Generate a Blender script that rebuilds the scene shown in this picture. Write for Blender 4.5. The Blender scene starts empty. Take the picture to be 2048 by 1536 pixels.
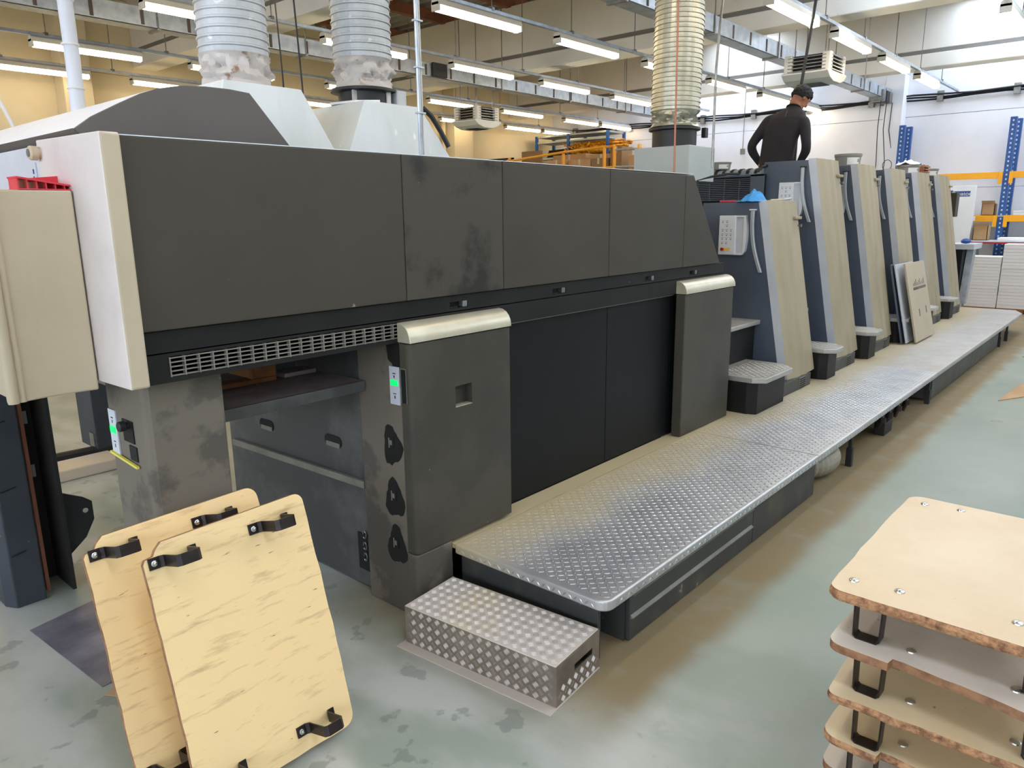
import bpy, bmesh, math, random
import numpy as np
from mathutils import Vector, Matrix, noise as mnoise
R = random.Random(7)
PI = math.pi
C = bpy.context.scene.collection
scene = bpy.context.scene

# ------------------------------------------------------------------ camera
cam_d = bpy.data.cameras.new('camera')
cam = bpy.data.objects.new('camera', cam_d)
C.objects.link(cam)
cam_d.sensor_width = 36.0
cam_d.lens = 1474.7 / 2048 * 36.0
cam_d.clip_start = 0.05
cam_d.clip_end = 100
yaw, pit, rol = 0.71992, -0.22536, -0.011236
fw = Vector((math.cos(pit) * math.cos(yaw), math.cos(pit) * math.sin(yaw), math.sin(pit)))
rt = fw.cross(Vector((0, 0, 1))).normalized()
up = rt.cross(fw)
r2 = rt * math.cos(rol) + up * math.sin(rol)
u2 = -rt * math.sin(rol) + up * math.cos(rol)
cam.matrix_world = Matrix(((r2.x, u2.x, -fw.x, 0), (r2.y, u2.y, -fw.y, 0), (r2.z, u2.z, -fw.z, 1.7), (0, 0, 0, 1)))
scene.camera = cam

# ------------------------------------------------------------------ world, exposure
w = bpy.data.worlds.new('sky')
scene.world = w
w.use_nodes = True
bgn = w.node_tree.nodes['Background']
bgn.inputs[0].default_value = (0.80, 0.90, 1.0, 1)
bgn.inputs[1].default_value = 1.0
scene.view_settings.view_transform = 'Standard'
scene.view_settings.look = 'None'
scene.view_settings.exposure = 0.0
scene.view_settings.gamma = 1.0
scene.view_settings.use_curve_mapping = False
LAMP_W = 20.0      # strength of the fluorescent diffusers
SKY_W = 8.0        # strength of the roof-light panes
try:
    scene.cycles.max_bounces = 6
    scene.cycles.diffuse_bounces = 4
    scene.cycles.glossy_bounces = 3
    scene.cycles.transmission_bounces = 3
    scene.cycles.sample_clamp_indirect = 6.0
    scene.cycles.sample_clamp_direct = 0.0
    scene.cycles.use_denoising = True
    scene.cycles.caustics_reflective = False
    scene.cycles.caustics_refractive = False
except Exception:
    pass

# ------------------------------------------------------------------ materials
def lin(c):
    return tuple(((v / 255.0) / 12.92 if v / 255.0 <= 0.04045 else ((v / 255.0 + 0.055) / 1.055) ** 2.4) for v in c) + (1.0,)

def mat(name, col, rough=0.6, metal=0.0, col2=None, scale=3.0, lo=0.4, hi=0.7, detail=6, bump=0.0, bscale=60.0,
        rough2=None, stretch=(1, 1, 1), specks=None, speck_scale=60, speck_t=0.72, emit=None, es=0.0, spec=0.5, soft=None, softcol=None):
    """colour + wear: noise mix of two colours, optional fine specks, optional bump relief"""
    m = bpy.data.materials.new(name)
    m.use_nodes = True
    nt = m.node_tree
    b = nt.nodes['Principled BSDF']
    b.inputs['Roughness'].default_value = rough
    b.inputs['Metallic'].default_value = metal
    try: b.inputs['Specular IOR Level'].default_value = spec
    except Exception: pass
    tc = nt.nodes.new('ShaderNodeNewGeometry')
    mp = nt.nodes.new('ShaderNodeMapping')
    mp.inputs['Scale'].default_value = stretch
    nt.links.new(tc.outputs['Position'], mp.inputs['Vector'])
    out = None
    if col2 is None:
        col2 = tuple(max(0, v - 8) for v in col)
    n = nt.nodes.new('ShaderNodeTexNoise')
    n.inputs['Scale'].default_value = scale
    n.inputs['Detail'].default_value = detail
    n.inputs['Roughness'].default_value = 0.62
    nt.links.new(mp.outputs[0], n.inputs['Vector'])
    mr = nt.nodes.new('ShaderNodeMapRange')
    mr.inputs['From Min'].default_value = lo
    mr.inputs['From Max'].default_value = hi
    nt.links.new(n.outputs['Fac'], mr.inputs['Value'])
    mx = nt.nodes.new('ShaderNodeMix')
    mx.data_type = 'RGBA'
    mx.inputs[6].default_value = lin(col)
    mx.inputs[7].default_value = lin(col2)
    nt.links.new(mr.outputs[0], mx.inputs[0])
    out = mx.outputs[2]
    if rough2 is not None:
        mr2 = nt.nodes.new('ShaderNodeMapRange')
        mr2.inputs['From Min'].default_value = lo
        mr2.inputs['From Max'].default_value = hi
        mr2.inputs['To Min'].default_value = rough
        mr2.inputs['To Max'].default_value = rough2
        nt.links.new(n.outputs['Fac'], mr2.inputs['Value'])
        nt.links.new(mr2.outputs[0], b.inputs['Roughness'])
    if specks:
        n2 = nt.nodes.new('ShaderNodeTexNoise')
        n2.inputs['Scale'].default_value = speck_scale
        n2.inputs['Detail'].default_value = 3
        nt.links.new(mp.outputs[0], n2.inputs['Vector'])
        m3 = nt.nodes.new('ShaderNodeMapRange')
        m3.inputs['From Min'].default_value = speck_t
        m3.inputs['From Max'].default_value = speck_t + 0.05
        nt.links.new(n2.outputs['Fac'], m3.inputs['Value'])
        mx2 = nt.nodes.new('ShaderNodeMix')
        mx2.data_type = 'RGBA'
        nt.links.new(m3.outputs[0], mx2.inputs[0])
        nt.links.new(out, mx2.inputs[6])
        mx2.inputs[7].default_value = lin(specks)
        out = mx2.outputs[2]
    nt.links.new(out, b.inputs['Base Color'])
    if bump > 0:
        n3 = nt.nodes.new('ShaderNodeTexNoise')
        n3.inputs['Scale'].default_value = bscale
        n3.inputs['Detail'].default_value = 4
        nt.links.new(mp.outputs[0], n3.inputs['Vector'])
        bp = nt.nodes.new('ShaderNodeBump')
        bp.inputs['Strength'].default_value = bump
        bp.inputs['Distance'].default_value = 0.01
        nt.links.new(n3.outputs['Fac'], bp.inputs['Height'])
        nt.links.new(bp.outputs[0], b.inputs['Normal'])
    if emit:
        b.inputs['Emission Color'].default_value = lin(emit)
        b.inputs['Emission Strength'].default_value = es
    return m

def band_mat(name, axis_stops, base_a, base_b, metal, rough, scale, tint_noise=0.35):
    """metal that carries dust whose amount depends on world Y (people walk along the middle) broken up by noise"""
    m = mat(name, base_a, rough, metal, base_b, scale)
    nt = m.node_tree
    b = nt.nodes['Principled BSDF']
    src = b.inputs['Base Color'].links[0].from_socket
    geo = nt.nodes.new('ShaderNodeNewGeometry')
    sep = nt.nodes.new('ShaderNodeSeparateXYZ')
    nt.links.new(geo.outputs['Position'], sep.inputs[0])
    n = nt.nodes.new('ShaderNodeTexNoise')
    n.inputs['Scale'].default_value = 2.2
    n.inputs['Detail'].default_value = 7
    nt.links.new(geo.outputs['Position'], n.inputs['Vector'])
    ma = nt.nodes.new('ShaderNodeMath'); ma.operation = 'MULTIPLY_ADD'
    ma.inputs[1].default_value = tint_noise
    nt.links.new(n.outputs['Fac'], ma.inputs[0])
    nt.links.new(sep.outputs['Y'], ma.inputs[2])
    cr = nt.nodes.new('ShaderNodeValToRGB')
    y0, y1 = axis_stops[0][0], axis_stops[-1][0]
    mr = nt.nodes.new('ShaderNodeMapRange')
    mr.inputs['From Min'].default_value = y0 + tint_noise * .5
    mr.inputs['From Max'].default_value = y1 + tint_noise * .5
    nt.links.new(ma.outputs[0], mr.inputs['Value'])
    nt.links.new(mr.outputs[0], cr.inputs[0])
    els = cr.color_ramp.elements
    while len(els) > 1: els.remove(els[0])
    for k, (yy, v) in enumerate(axis_stops):
        e = els[0] if k == 0 else els.new((yy - y0) / (y1 - y0))
        e.position = (yy - y0) / (y1 - y0)
        e.color = (v, v, v, 1)
    mx = nt.nodes.new('ShaderNodeMix'); mx.data_type = 'RGBA'
    nt.links.new(cr.outputs[0], mx.inputs[0])
    nt.links.new(src, mx.inputs[6])
    mx.inputs[7].default_value = lin((188, 172, 132))
    nt.links.new(mx.outputs[2], b.inputs['Base Color'])
    mr3 = nt.nodes.new('ShaderNodeMapRange')
    mr3.inputs['To Min'].default_value = metal; mr3.inputs['To Max'].default_value = 0.1
    nt.links.new(cr.outputs[0], mr3.inputs['Value'])
    nt.links.new(mr3.outputs[0], b.inputs['Metallic'])
    mr4 = nt.nodes.new('ShaderNodeMapRange')
    mr4.inputs['To Min'].default_value = rough; mr4.inputs['To Max'].default_value = 0.75
    nt.links.new(cr.outputs[0], mr4.inputs['Value'])
    nt.links.new(mr4.outputs[0], b.inputs['Roughness'])
    return m

M = {}
M['panel'] = mat('grey_brown_enamel', (74, 69, 60), .5, 0, (66, 62, 54), 1.6, .35, .7, specks=(150, 148, 138), speck_scale=23, speck_t=.76, spec=.22)
M['panel_worn'] = mat('worn_grey_enamel', (76, 71, 62), .52, 0, (50, 48, 45), 2.6, .5, .6, specks=(175, 172, 160), speck_scale=18, speck_t=.72, spec=.22)
M['band'] = mat('dark_enamel_band', (34, 33, 31), .5, 0, (27, 27, 26), 4, specks=(120, 118, 108), speck_scale=20, speck_t=.74, spec=.22)
M['door'] = mat('charcoal_enamel', (22, 24, 25), .5, 0, (18, 19, 20), 1.2, spec=.22)
M['door_grey'] = mat('grey_enamel_door', (78, 74, 65), .42, 0, (68, 65, 58), 2.0, .45, .6, specks=(165, 162, 150), speck_scale=21, speck_t=.745, spec=.22)
M['column'] = mat('scuffed_grey_enamel', (116, 108, 96), .5, 0, (92, 87, 79), 3.0, .5, .56, specks=(150, 148, 140), speck_scale=26, speck_t=.74, spec=.22)
M['slate'] = mat('slate_blue_enamel', (84, 93, 106), .4, 0, (76, 84, 97), 1.5, specks=(130, 136, 145), speck_scale=24, speck_t=.77)
M['cream'] = mat('cream_enamel', (166, 154, 124), .42, 0, (146, 134, 104), 2.2, .45, .75, specks=(140, 134, 118), speck_scale=17, speck_t=.755, stretch=(1, 1, .5))
M['cream_panel'] = mat('cream_painted_sheet', (192, 177, 150), .45, 0, (182, 168, 140), 3, .45, .75)
M['pink_panel'] = mat('pinkish_white_sheet', (218, 208, 202), .42, 0, (204, 195, 190), 4, .45, .7)
M['cream_edge'] = mat('pale_grey_enamel', (206, 210, 216), .42, 0, (192, 196, 204), 3.0)  # also the painted daylit side of the cream covers
M['white_plastic'] = mat('white_plastic', (226, 230, 234), .35)
M['cap'] = mat('gold_grey_cap', (206, 200, 176), .3, .35, (190, 182, 156), 6)
M['black'] = mat('black_metal', (28, 29, 31), .5, 0, (40, 40, 40), 8)
M['blackpaint'] = mat('black_void', (14, 14, 15), .7)
M['steel'] = mat('bare_steel', (150, 150, 148), .38, .8, (110, 106, 100), 8)
M['galv'] = mat('galvanised_steel', (190, 198, 205), .4, .55, (160, 168, 178), 9)
M['galv_dk'] = mat('galvanised_slot', (90, 78, 70), .7)
M['iron'] = mat('dark_iron_strap', (62, 54, 52), .35, .7, (38, 34, 34), 12)
M['tread'] = band_mat('dusty_tread_plate', [(1.36, .2), (1.5, .05), (1.75, .12), (1.95, .7), (2.2, .95)], (205, 208, 212), (184, 188, 193), .75, .36, 5)
M['tread_pat'] = band_mat('tread_plate_bumps', [(1.36, .2), (1.5, .04), (1.75, .08), (1.95, .5), (2.2, .85)], (196, 200, 205), (180, 184, 190), .85, .3, 5)
M['step_plate'] = mat('grey_step_plate', (186, 184, 178), .45, .45, (166, 163, 154), 5)
M['alu'] = mat('aluminium_chequer', (214, 204, 196), .5, .25, (222, 208, 184), 3.5, .42, .62)
M['alu_pat'] = mat('aluminium_chequer_bars', (206, 200, 192), .45, .6, (205, 196, 178), 3.5)
M['alu_side'] = mat('aluminium_side', (158, 146, 132), .4, .6, (120, 108, 98), 5)
M['skirt'] = mat('dusty_dark_skirt', (66, 68, 66), .5, .1, (92, 88, 76), 5, .5, .7, specks=(150, 144, 126), speck_scale=20, speck_t=.7, stretch=(1, 1, .6))
M['hood'] = mat('white_grey_hood', (216, 222, 222), .45, 0, (202, 208, 206), 2.5, specks=(240, 240, 240), speck_scale=14, speck_t=.7, stretch=(2, 2, .4))
M['slate_dark'] = mat('dark_slate_paint', (66, 70, 76), .5, 0, (56, 60, 66), 3, spec=.3, specks=(110, 114, 118), speck_scale=20, speck_t=.75)
M['boxgrey'] = mat('grey_green_box', (176, 184, 180), .45)
M['duct'] = mat('ribbed_grey_duct', (186, 190, 192), .5, .25, (170, 172, 174), 8, specks=(215, 215, 212), speck_scale=30, speck_t=.66)
M['duct_warm'] = mat('ribbed_steel_duct', (190, 188, 170), .35, .6, (168, 166, 150), 8)
M['duct_rib'] = mat('duct_rib', (206, 208, 208), .5, .2)
M['duct_rust'] = mat('crumpled_duct_sleeve', (196, 190, 184), .55, .1, (150, 118, 98), 12, .58, .66, bump=.6, bscale=14)
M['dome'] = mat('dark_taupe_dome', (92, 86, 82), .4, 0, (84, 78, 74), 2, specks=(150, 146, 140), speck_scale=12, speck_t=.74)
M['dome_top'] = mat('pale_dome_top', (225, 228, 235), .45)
M['wood'] = mat('cream_ply_face', (246, 214, 156), .42, 0, (186, 150, 104), 9.0, .55, .80, detail=12, specks=(104, 86, 64), speck_scale=20, speck_t=.71, stretch=(.7, 2.5, 4.5))
M['wood2'] = mat('pale_ply_face', (226, 204, 164), .4, 0, (216, 190, 148), 2.4, specks=(150, 130, 104), speck_scale=26, speck_t=.74)
M['wood3'] = mat('whitish_ply_face', (228, 218, 204), .5, 0, (204, 192, 178), 2.4, specks=(150, 130, 110), speck_scale=24, speck_t=.72)
M['chip'] = mat('raw_chipboard_edge', (196, 146, 104), .85, 0, (128, 88, 62), 38, .4, .62, bump=1.0, bscale=90)
M['chipedge2'] = mat('brown_plywood_edge', (160, 116, 82), .75, 0, (112, 76, 52), 30)
M['bolt'] = mat('zinc_bolt', (205, 205, 200), .25, .9)
M['red'] = mat('red_plastic', (222, 62, 76), .4, 0, (205, 40, 55), 5)
M['dred'] = mat('red_button', (170, 20, 28), .35)
M['yellow'] = mat('yellow_plastic', (226, 214, 90), .5)
M['ybut'] = mat('yellow_sticker', (245, 214, 110), .5)
M['green'] = mat('green_led', (0, 230, 110), .4, emit=(0, 235, 110), es=.8)
M['print'] = mat('grey_print', (110, 116, 128), .6)
M['dprint'] = mat('dark_print', (50, 50, 52), .6)
M['blue_cloth'] = mat('blue_cloth', (70, 160, 225), .8, 0, (60, 140, 210), 14)
M['rackblue'] = mat('rack_blue', (38, 88, 156), .45)
M['rackdark'] = mat('rack_hole', (200, 210, 225), .6)
M['orange'] = mat('rack_orange', (250, 176, 24), .45)
M['railyellow'] = mat('rail_yellow', (235, 165, 50), .45)
M['card'] = mat('cardboard', (190, 156, 116), .85, 0, (176, 142, 102), 5)
M['cardd'] = mat('brown_board', (150, 122, 90), .85)
M['paper'] = mat('stacked_paper', (236, 234, 236), .7, 0, (226, 224, 226), 40, stretch=(.02, .02, 1))
M['papertop'] = mat('white_paper_top', (245, 245, 245), .7)
M['whitebox'] = mat('white_carton', (236, 240, 246), .6)
M['blueprint'] = mat('blue_print', (30, 80, 150), .6)
M['yellstrap'] = mat('yellow_foil_bundle', (230, 165, 30), .4, .2, (150, 90, 20), 20, .4, .6)
M['shirt'] = mat('black_shirt', (46, 42, 46), .85, 0, (38, 35, 38), 9, bump=.5, bscale=9)
M['trouser'] = mat('black_trousers', (26, 26, 30), .85)
M['skin'] = mat('skin', (170, 116, 90), .55)
M['hair'] = mat('black_hair', (14, 13, 13), .7, bump=1.0, bscale=60)
M['bucket'] = mat('grey_bucket', (150, 148, 140), .5)
M['copper'] = mat('copper_pipe', (176, 116, 92), .45, .4)
M['lamp_body'] = mat('lamp_housing', (222, 216, 200), .5)
M['grey_strap'] = mat('conduit_grey', (205, 208, 214), .5)
M['cable'] = mat('black_cable', (24, 24, 26), .6)
M['wcable'] = mat('white_cable', (215, 212, 208), .6)
M['purlin'] = mat('brown_purlin', (140, 88, 60), .8, 0, (110, 70, 50), 4)
M['deck'] = mat('grey_roof_deck', (150, 146, 138), .6, .2)
M['beam'] = mat('painted_concrete_beam', (238, 234, 224), .8, 0, (230, 225, 214), 1.2, specks=(190, 186, 176), speck_scale=9, speck_t=.76)
M['groove'] = mat('grey_beam_groove', (128, 124, 118), .8)
M['endwall'] = mat('white_painted_wall', (236, 236, 240), .8, 0, (226, 226, 230), .9)
M['sidewall'] = mat('cream_painted_wall', (224, 212, 180), .8, 0, (214, 200, 166), .9)
M['rubber'] = mat('tube_hose', (170, 165, 150), .5, .2)
M['pallet'] = mat('pallet_wood', (150, 100, 58), .8, 0, (120, 78, 44), 9)
M['dust'] = mat('dusty_grey_metal', (132, 130, 118), .6, .1, (112, 110, 100), 8)
M['ledge'] = mat('dusty_mauve_ledge', (142, 124, 120), .6, .1, (172, 160, 152), 6, specks=(205, 198, 188), speck_scale=30, speck_t=.68)
M['inner'] = mat('smeared_blue_steel', (80, 82, 82), .38, .25, (120, 121, 118), 2.2, .45, .7, specks=(160, 162, 160), speck_scale=13, speck_t=.75)
M['sheet'] = mat('mauve_steel_sheet', (118, 116, 128), .35, .3, (156, 154, 164), 3, .45, .7)
M['heater'] = mat('heater_white', (226, 226, 220), .5)
M['lever'] = mat('satin_grey_bar', (178, 182, 184), .35, .3)

def lamp_mat(name, col, s):
    m = bpy.data.materials.new(name); m.use_nodes = True
    nt = m.node_tree
    b = nt.nodes['Principled BSDF']
    b.inputs['Base Color'].default_value = (.9, .9, .88, 1)
    b.inputs['Emission Color'].default_value = lin(col)
    b.inputs['Emission Strength'].default_value = s
    return m
M['lamp'] = lamp_mat('neutral_lamp', (255, 236, 206), LAMP_W)
M['lamp_warm'] = lamp_mat('warm_lamp', (255, 224, 178), LAMP_W * .62)
M['skylight'] = lamp_mat('daylight_pane', (214, 230, 255), SKY_W)
M['window_day'] = lamp_mat('daylight_window', (216, 228, 250), SKY_W * 1.0)

M['tread_far'] = band_mat('dusty_far_tread_plate', [(1.36, .27), (1.5, .14), (1.75, .2), (1.95, .72), (2.2, .95)], (194, 194, 192), (172, 173, 172), .68, .4, 5)
# floor material
def floor_material():
    m = mat('green_epoxy_floor', (130, 143, 126), .32, 0, (148, 158, 142), .9, .35, .7, rough2=.48,
            specks=(176, 184, 176), speck_scale=24, speck_t=.755)
    nt = m.node_tree; b = nt.nodes['Principled BSDF']
    src = b.inputs['Base Color'].links[0].from_socket
    geo = nt.nodes.new('ShaderNodeNewGeometry')
    sep = nt.nodes.new('ShaderNodeSeparateXYZ')
    nt.links.new(geo.outputs['Position'], sep.inputs[0])
    def noise(scale, detail=6, stretch=None):
        n = nt.nodes.new('ShaderNodeTexNoise')
        n.inputs['Scale'].default_value = scale; n.inputs['Detail'].default_value = detail
        if stretch:
            mp = nt.nodes.new('ShaderNodeMapping'); mp.inputs['Scale'].default_value = stretch
            nt.links.new(geo.outputs['Position'], mp.inputs[0]); nt.links.new(mp.outputs[0], n.inputs['Vector'])
        else:
            nt.links.new(geo.outputs['Position'], n.inputs['Vector'])
        return n.outputs['Fac']
    def rng(v, a, b_, c=0., d=1.):
        q = nt.nodes.new('ShaderNodeMapRange'); q.interpolation_type = 'SMOOTHSTEP'
        q.inputs['From Min'].default_value = a; q.inputs['From Max'].default_value = b_
        q.inputs['To Min'].default_value = c; q.inputs['To Max'].default_value = d
        nt.links.new(v, q.inputs['Value']); return q.outputs[0]
    def op(o, a, b_):
        q = nt.nodes.new('ShaderNodeMath'); q.operation = o
        for k, v in enumerate((a, b_)):
            if isinstance(v, (int, float)): q.inputs[k].default_value = v
            else: nt.links.new(v, q.inputs[k])
        return q.outputs[0]
    def mixc(fac, a, colr):
        q = nt.nodes.new('ShaderNodeMix'); q.data_type = 'RGBA'
        nt.links.new(fac, q.inputs[0]); nt.links.new(a, q.inputs[6]); q.inputs[7].default_value = lin(colr)
        return q.outputs[2]
    nz = noise(2.5)
    yy = op('ADD', sep.outputs['Y'], op('MULTIPLY', op('SUBTRACT', nz, .5), .12))
    # brown dust strip lying along the foot of the walkway
    strip = op('MULTIPLY', rng(yy, 1.10, 1.24), rng(sep.outputs['X'], 1.55, 2.1))
    strip = op('MULTIPLY', op('MULTIPLY', strip, rng(sep.outputs['Y'], 2.9, 2.4)), rng(noise(5), .25, .5, .7, 1.0))
    # pale paper dust in wiped smears around the delivery end
    near = op('MULTIPLY', rng(sep.outputs['X'], 3.2, 1.8), rng(sep.outputs['Y'], .4, 1.2))
    smear = op('MULTIPLY', near, rng(noise(3.0, 8, (1, .5, 1)),   .36, .60, .3, .95))
    far = rng(noise(.55, 5), .5, .72, 0, .5)
    c1 = mixc(smear, src, (190, 192, 184))
    c2 = mixc(far, c1, (156, 164, 150))
    # dark smudgy foot marks
    foot = op('MULTIPLY', op('MULTIPLY', near, rng(sep.outputs['X'], 2.1, 1.75)), rng(noise(7.0, 9), .60, .64, 0, .42))
    c2 = mixc(foot, c2, (96, 106, 102))
    c3 = mixc(strip, c2, (138, 120, 86))
    nt.links.new(c3, b.inputs['Base Color'])
    ro = op('ADD', op('MULTIPLY', strip, .4), rng(noise(1.1), .3, .7, .27, .42))
    nt.links.new(ro, b.inputs['Roughness'])
    return m
M['floor'] = floor_material()

# ------------------------------------------------------------------ mesh helpers
class MB:
    def __init__(s): s.v = []; s.f = []; s.mi = []; s.cur = 0
    def add(s, vs, fs):
        o = len(s.v); s.v += [tuple(v) for v in vs]; s.f += [tuple(i + o for i in f) for f in fs]; s.mi += [s.cur] * len(fs); return s
    def box(s, x0, x1, y0, y1, z0, z1, rot=None, c=None):
        vs = [(x, y, z) for z in (z0, z1) for y in (y0, y1) for x in (x0, x1)]
        if rot is not None:
            cc = Vector(c if c else ((x0 + x1) / 2, (y0 + y1) / 2, (z0 + z1) / 2))
            vs = [tuple(rot @ (Vector(v) - cc) + cc) for v in vs]
        return s.add(vs, [(0, 2, 3, 1), (4, 5, 7, 6), (0, 1, 5, 4), (2, 6, 7, 3), (0, 4, 6, 2), (1, 3, 7, 5)])
    def prism(s, poly, fn, a, b):
        """poly 2-D, fn(u,v,t)->xyz, extruded t=a..b"""
        n = len(poly)
        vs = [fn(u, v, a) for u, v in poly] + [fn(u, v, b) for u, v in poly]
        fs = [tuple(range(n))[::-1], tuple(range(n, 2 * n))] + [(i, (i + 1) % n, n + (i + 1) % n, n + i) for i in range(n)]
        return s.add(vs, fs)
    def tube(s, pts, r, n=8, cap=True):
        pts = [Vector(p) for p in pts]
        rs = r if isinstance(r, (list, tuple)) else [r] * len(pts)
        o = len(s.v); prev = None
        for i, p in enumerate(pts):
            d = (pts[min(i + 1, len(pts) - 1)] - pts[max(i - 1, 0)]).normalized()
            if prev is None:
                a = d.cross(Vector((0, 0, 1)))
                if a.length < .1: a = d.cross(Vector((0, 1, 0)))
                a.normalize()
            else:
                a = (prev - d * prev.dot(d)).normalized()
            prev = a; b = d.cross(a)
            for k in range(n):
                t = 2 * PI * k / n
                s.v.append(tuple(p + (a * math.cos(t) + b * math.sin(t)) * rs[i]))
        for i in range(len(pts) - 1):
            for k in range(n):
                q = o + i * n
                s.f.append((q + k, q + (k + 1) % n, q + n + (k + 1) % n, q + n + k)); s.mi.append(s.cur)
        if cap:
            s.f.append(tuple(o + k for k in range(n))[::-1]); s.f.append(tuple(o + (len(pts) - 1) * n + k for k in range(n))); s.mi += [s.cur] * 2
        return s
    def lathe(s, prof, c, n=20, axis='z'):
        o = len(s.v)
        for r, h in prof:
            for k in range(n):
                t = 2 * PI * k / n
                a, b = r * math.cos(t), r * math.sin(t)
                if axis == 'z': s.v.append((c[0] + a, c[1] + b, c[2] + h))
                elif axis == 'x': s.v.append((c[0] + h, c[1] + a, c[2] + b))
                else: s.v.append((c[0] + a, c[1] + h, c[2] + b))
        for i in range(len(prof) - 1):
            for k in range(n):
                q = o + i * n
                s.f.append((q + k, q + (k + 1) % n, q + n + (k + 1) % n, q + n + k)); s.mi.append(s.cur)
        s.f.append(tuple(o + k for k in range(n))[::-1]); s.f.append(tuple(o + (len(prof) - 1) * n + k for k in range(n))); s.mi += [s.cur] * 2
        return s
    def build(s, name, m, parent=None, bevel=0., smooth=False, seg=2):
        me = bpy.data.meshes.new(name)
        off = Vector((0, 0, 0))
        rootinv = None
        if parent is not None:
            rootinv = wm(parent).inverted()
            vs = [tuple(rootinv @ Vector(v)) for v in s.v] if not LOCAL[0] else s.v
        else:
            vs = s.v
        me.from_pydata(vs, [], s.f)
        ms = m if isinstance(m, (list, tuple)) else [m]
        for q in ms: me.materials.append(M[q] if isinstance(q, str) else q)
        if len(ms) > 1: me.polygons.foreach_set('material_index', s.mi)
        me.update()
        bm = bmesh.new(); bm.from_mesh(me)
        bmesh.ops.recalc_face_normals(bm, faces=bm.faces)
        bm.to_mesh(me); bm.free()
        if smooth:
            me.polygons.foreach_set('use_smooth', [True] * len(me.polygons))
            try: me.set_sharp_from_angle(angle=math.radians(40))
            except Exception: pass
        o = bpy.data.objects.new(name, me)
        C.objects.link(o)
        if parent is not None:
            o.parent = parent
        if bevel > 0:
            bv = o.modifiers.new('bevel', 'BEVEL'); bv.width = bevel; bv.segments = seg; bv.limit_method = 'ANGLE'
            bv.angle_limit = math.radians(40)
        return o
LOCAL = [False]
def wm(o):
    m = o.matrix_basis.copy()
    while o.parent is not None:
        o = o.parent; m = o.matrix_basis @ m
    return m
def thing(name, label, cat, loc=(0, 0, 0), rot=(0, 0, 0), group=None):
    o = bpy.data.objects.new(name, None); C.objects.link(o)
    o.empty_display_size = .1
    o.location = loc; o.rotation_euler = rot
    o['label'] = label; o['category'] = cat
    if group: o['group'] = group
    return o
def tag(o, label, cat, group=None, kind=None):
    o['label'] = label; o['category'] = cat
    if group: o['group'] = group
    if kind: o['kind'] = kind
    return o
def struct(o, label=None):
    o['kind'] = 'structure'
    if label: o['label'] = label
    return o
def box(*a, **k): return MB().box(*a, **k)
def copy_tree(o, parent=None):
    c = o.copy(); C.objects.link(c)
    if parent is not None: c.parent = parent
    for ch in list(o.children): copy_tree(ch, c)
    return c

# ------------------------------------------------------------------ room
XW, YW = 16.3, 12.75          # end wall, far side wall
fl = MB().box(-7, XW + .2, -8, YW + .2, -.1, 0).build('floor', 'floor'); struct(fl, 'green grey epoxy factory floor with dust')
wr = box(XW, XW + .2, -8, YW + .2, 0, 6.2).build('wall_right', 'groove'); struct(wr, 'white painted end wall of concrete panels')
for z0, z1 in ((.0, 1.16), (1.165, 2.1), (2.105, 3.44), (3.447, 4.8), (4.81, 6.1)):
    box(XW - .025, XW - .001, -8, YW, z0, z1).build('wall_panel', 'endwall', wr, .006)
wl = box(-7, XW, YW, YW + .2, 0, 6.2).build('wall_left', 'groove'); struct(wl, 'cream painted side wall of concrete panels')
for z0, z1 in ((.0, 1.16), (1.165, 2.1), (2.105, 2.9), (2.905, 3.9), (3.905, 5.0), (5.005, 6.1)):
    box(-7, XW - .03, YW - .025, YW - .001, z0, z1).build('wall_panel', 'sidewall', wl, .006)
struct(box(-7.2, -7, -8, YW, 0, 6.2).build('wall_back', 'sidewall'), 'painted wall behind the camera')
# unseen windows added behind the camera to throw bluish light forward
for k, (y0, y1) in enumerate(((-6.5, -3.2), (-2.4, .9), (1.7, 5.0), (5.8, 9.1))):
    p = box(-6.99, -6.96, y0, y1, 1.6, 4.4).build('window_%d' % (30 + k), 'window_day'); struct(p, 'tall daylight window behind the camera')
    fr = MB(); fr.box(-6.99, -6.9, y0 - .06, y0, 1.5, 4.5); fr.box(-6.99, -6.9, y1, y1 + .06, 1.5, 4.5); fr.box(-6.99, -6.9, y0, y1, 1.5, 1.6); fr.box(-6.99, -6.9, y0, y1, 4.4, 4.5)
    fr.box(-6.99, -6.92, (y0 + y1) / 2 - .03, (y0 + y1) / 2 + .03, 1.6, 4.4); fr.build('window_frame', 'galv', p)
struct(box(-7, XW, -8.2, -8, 0, 6.2).build('wall_front', 'endwall'), 'painted wall on the aisle side')
# pillars on the side wall and the end wall
for k, (x0, x1) in enumerate(((4.32, 4.72), (12.25, 12.85))):
    struct(box(x0, x1, YW - .38, YW - .027, 0, 5.0).build('trim_%d' % (k + 1), 'sidewall', None, .01), 'cream concrete pillar against the side wall')
struct(box(XW - .32, XW - .027, 4.12, 4.45, 0, 4.2).build('trim_3', 'endwall', None, .01), 'white concrete pillar against the end wall')

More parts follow.
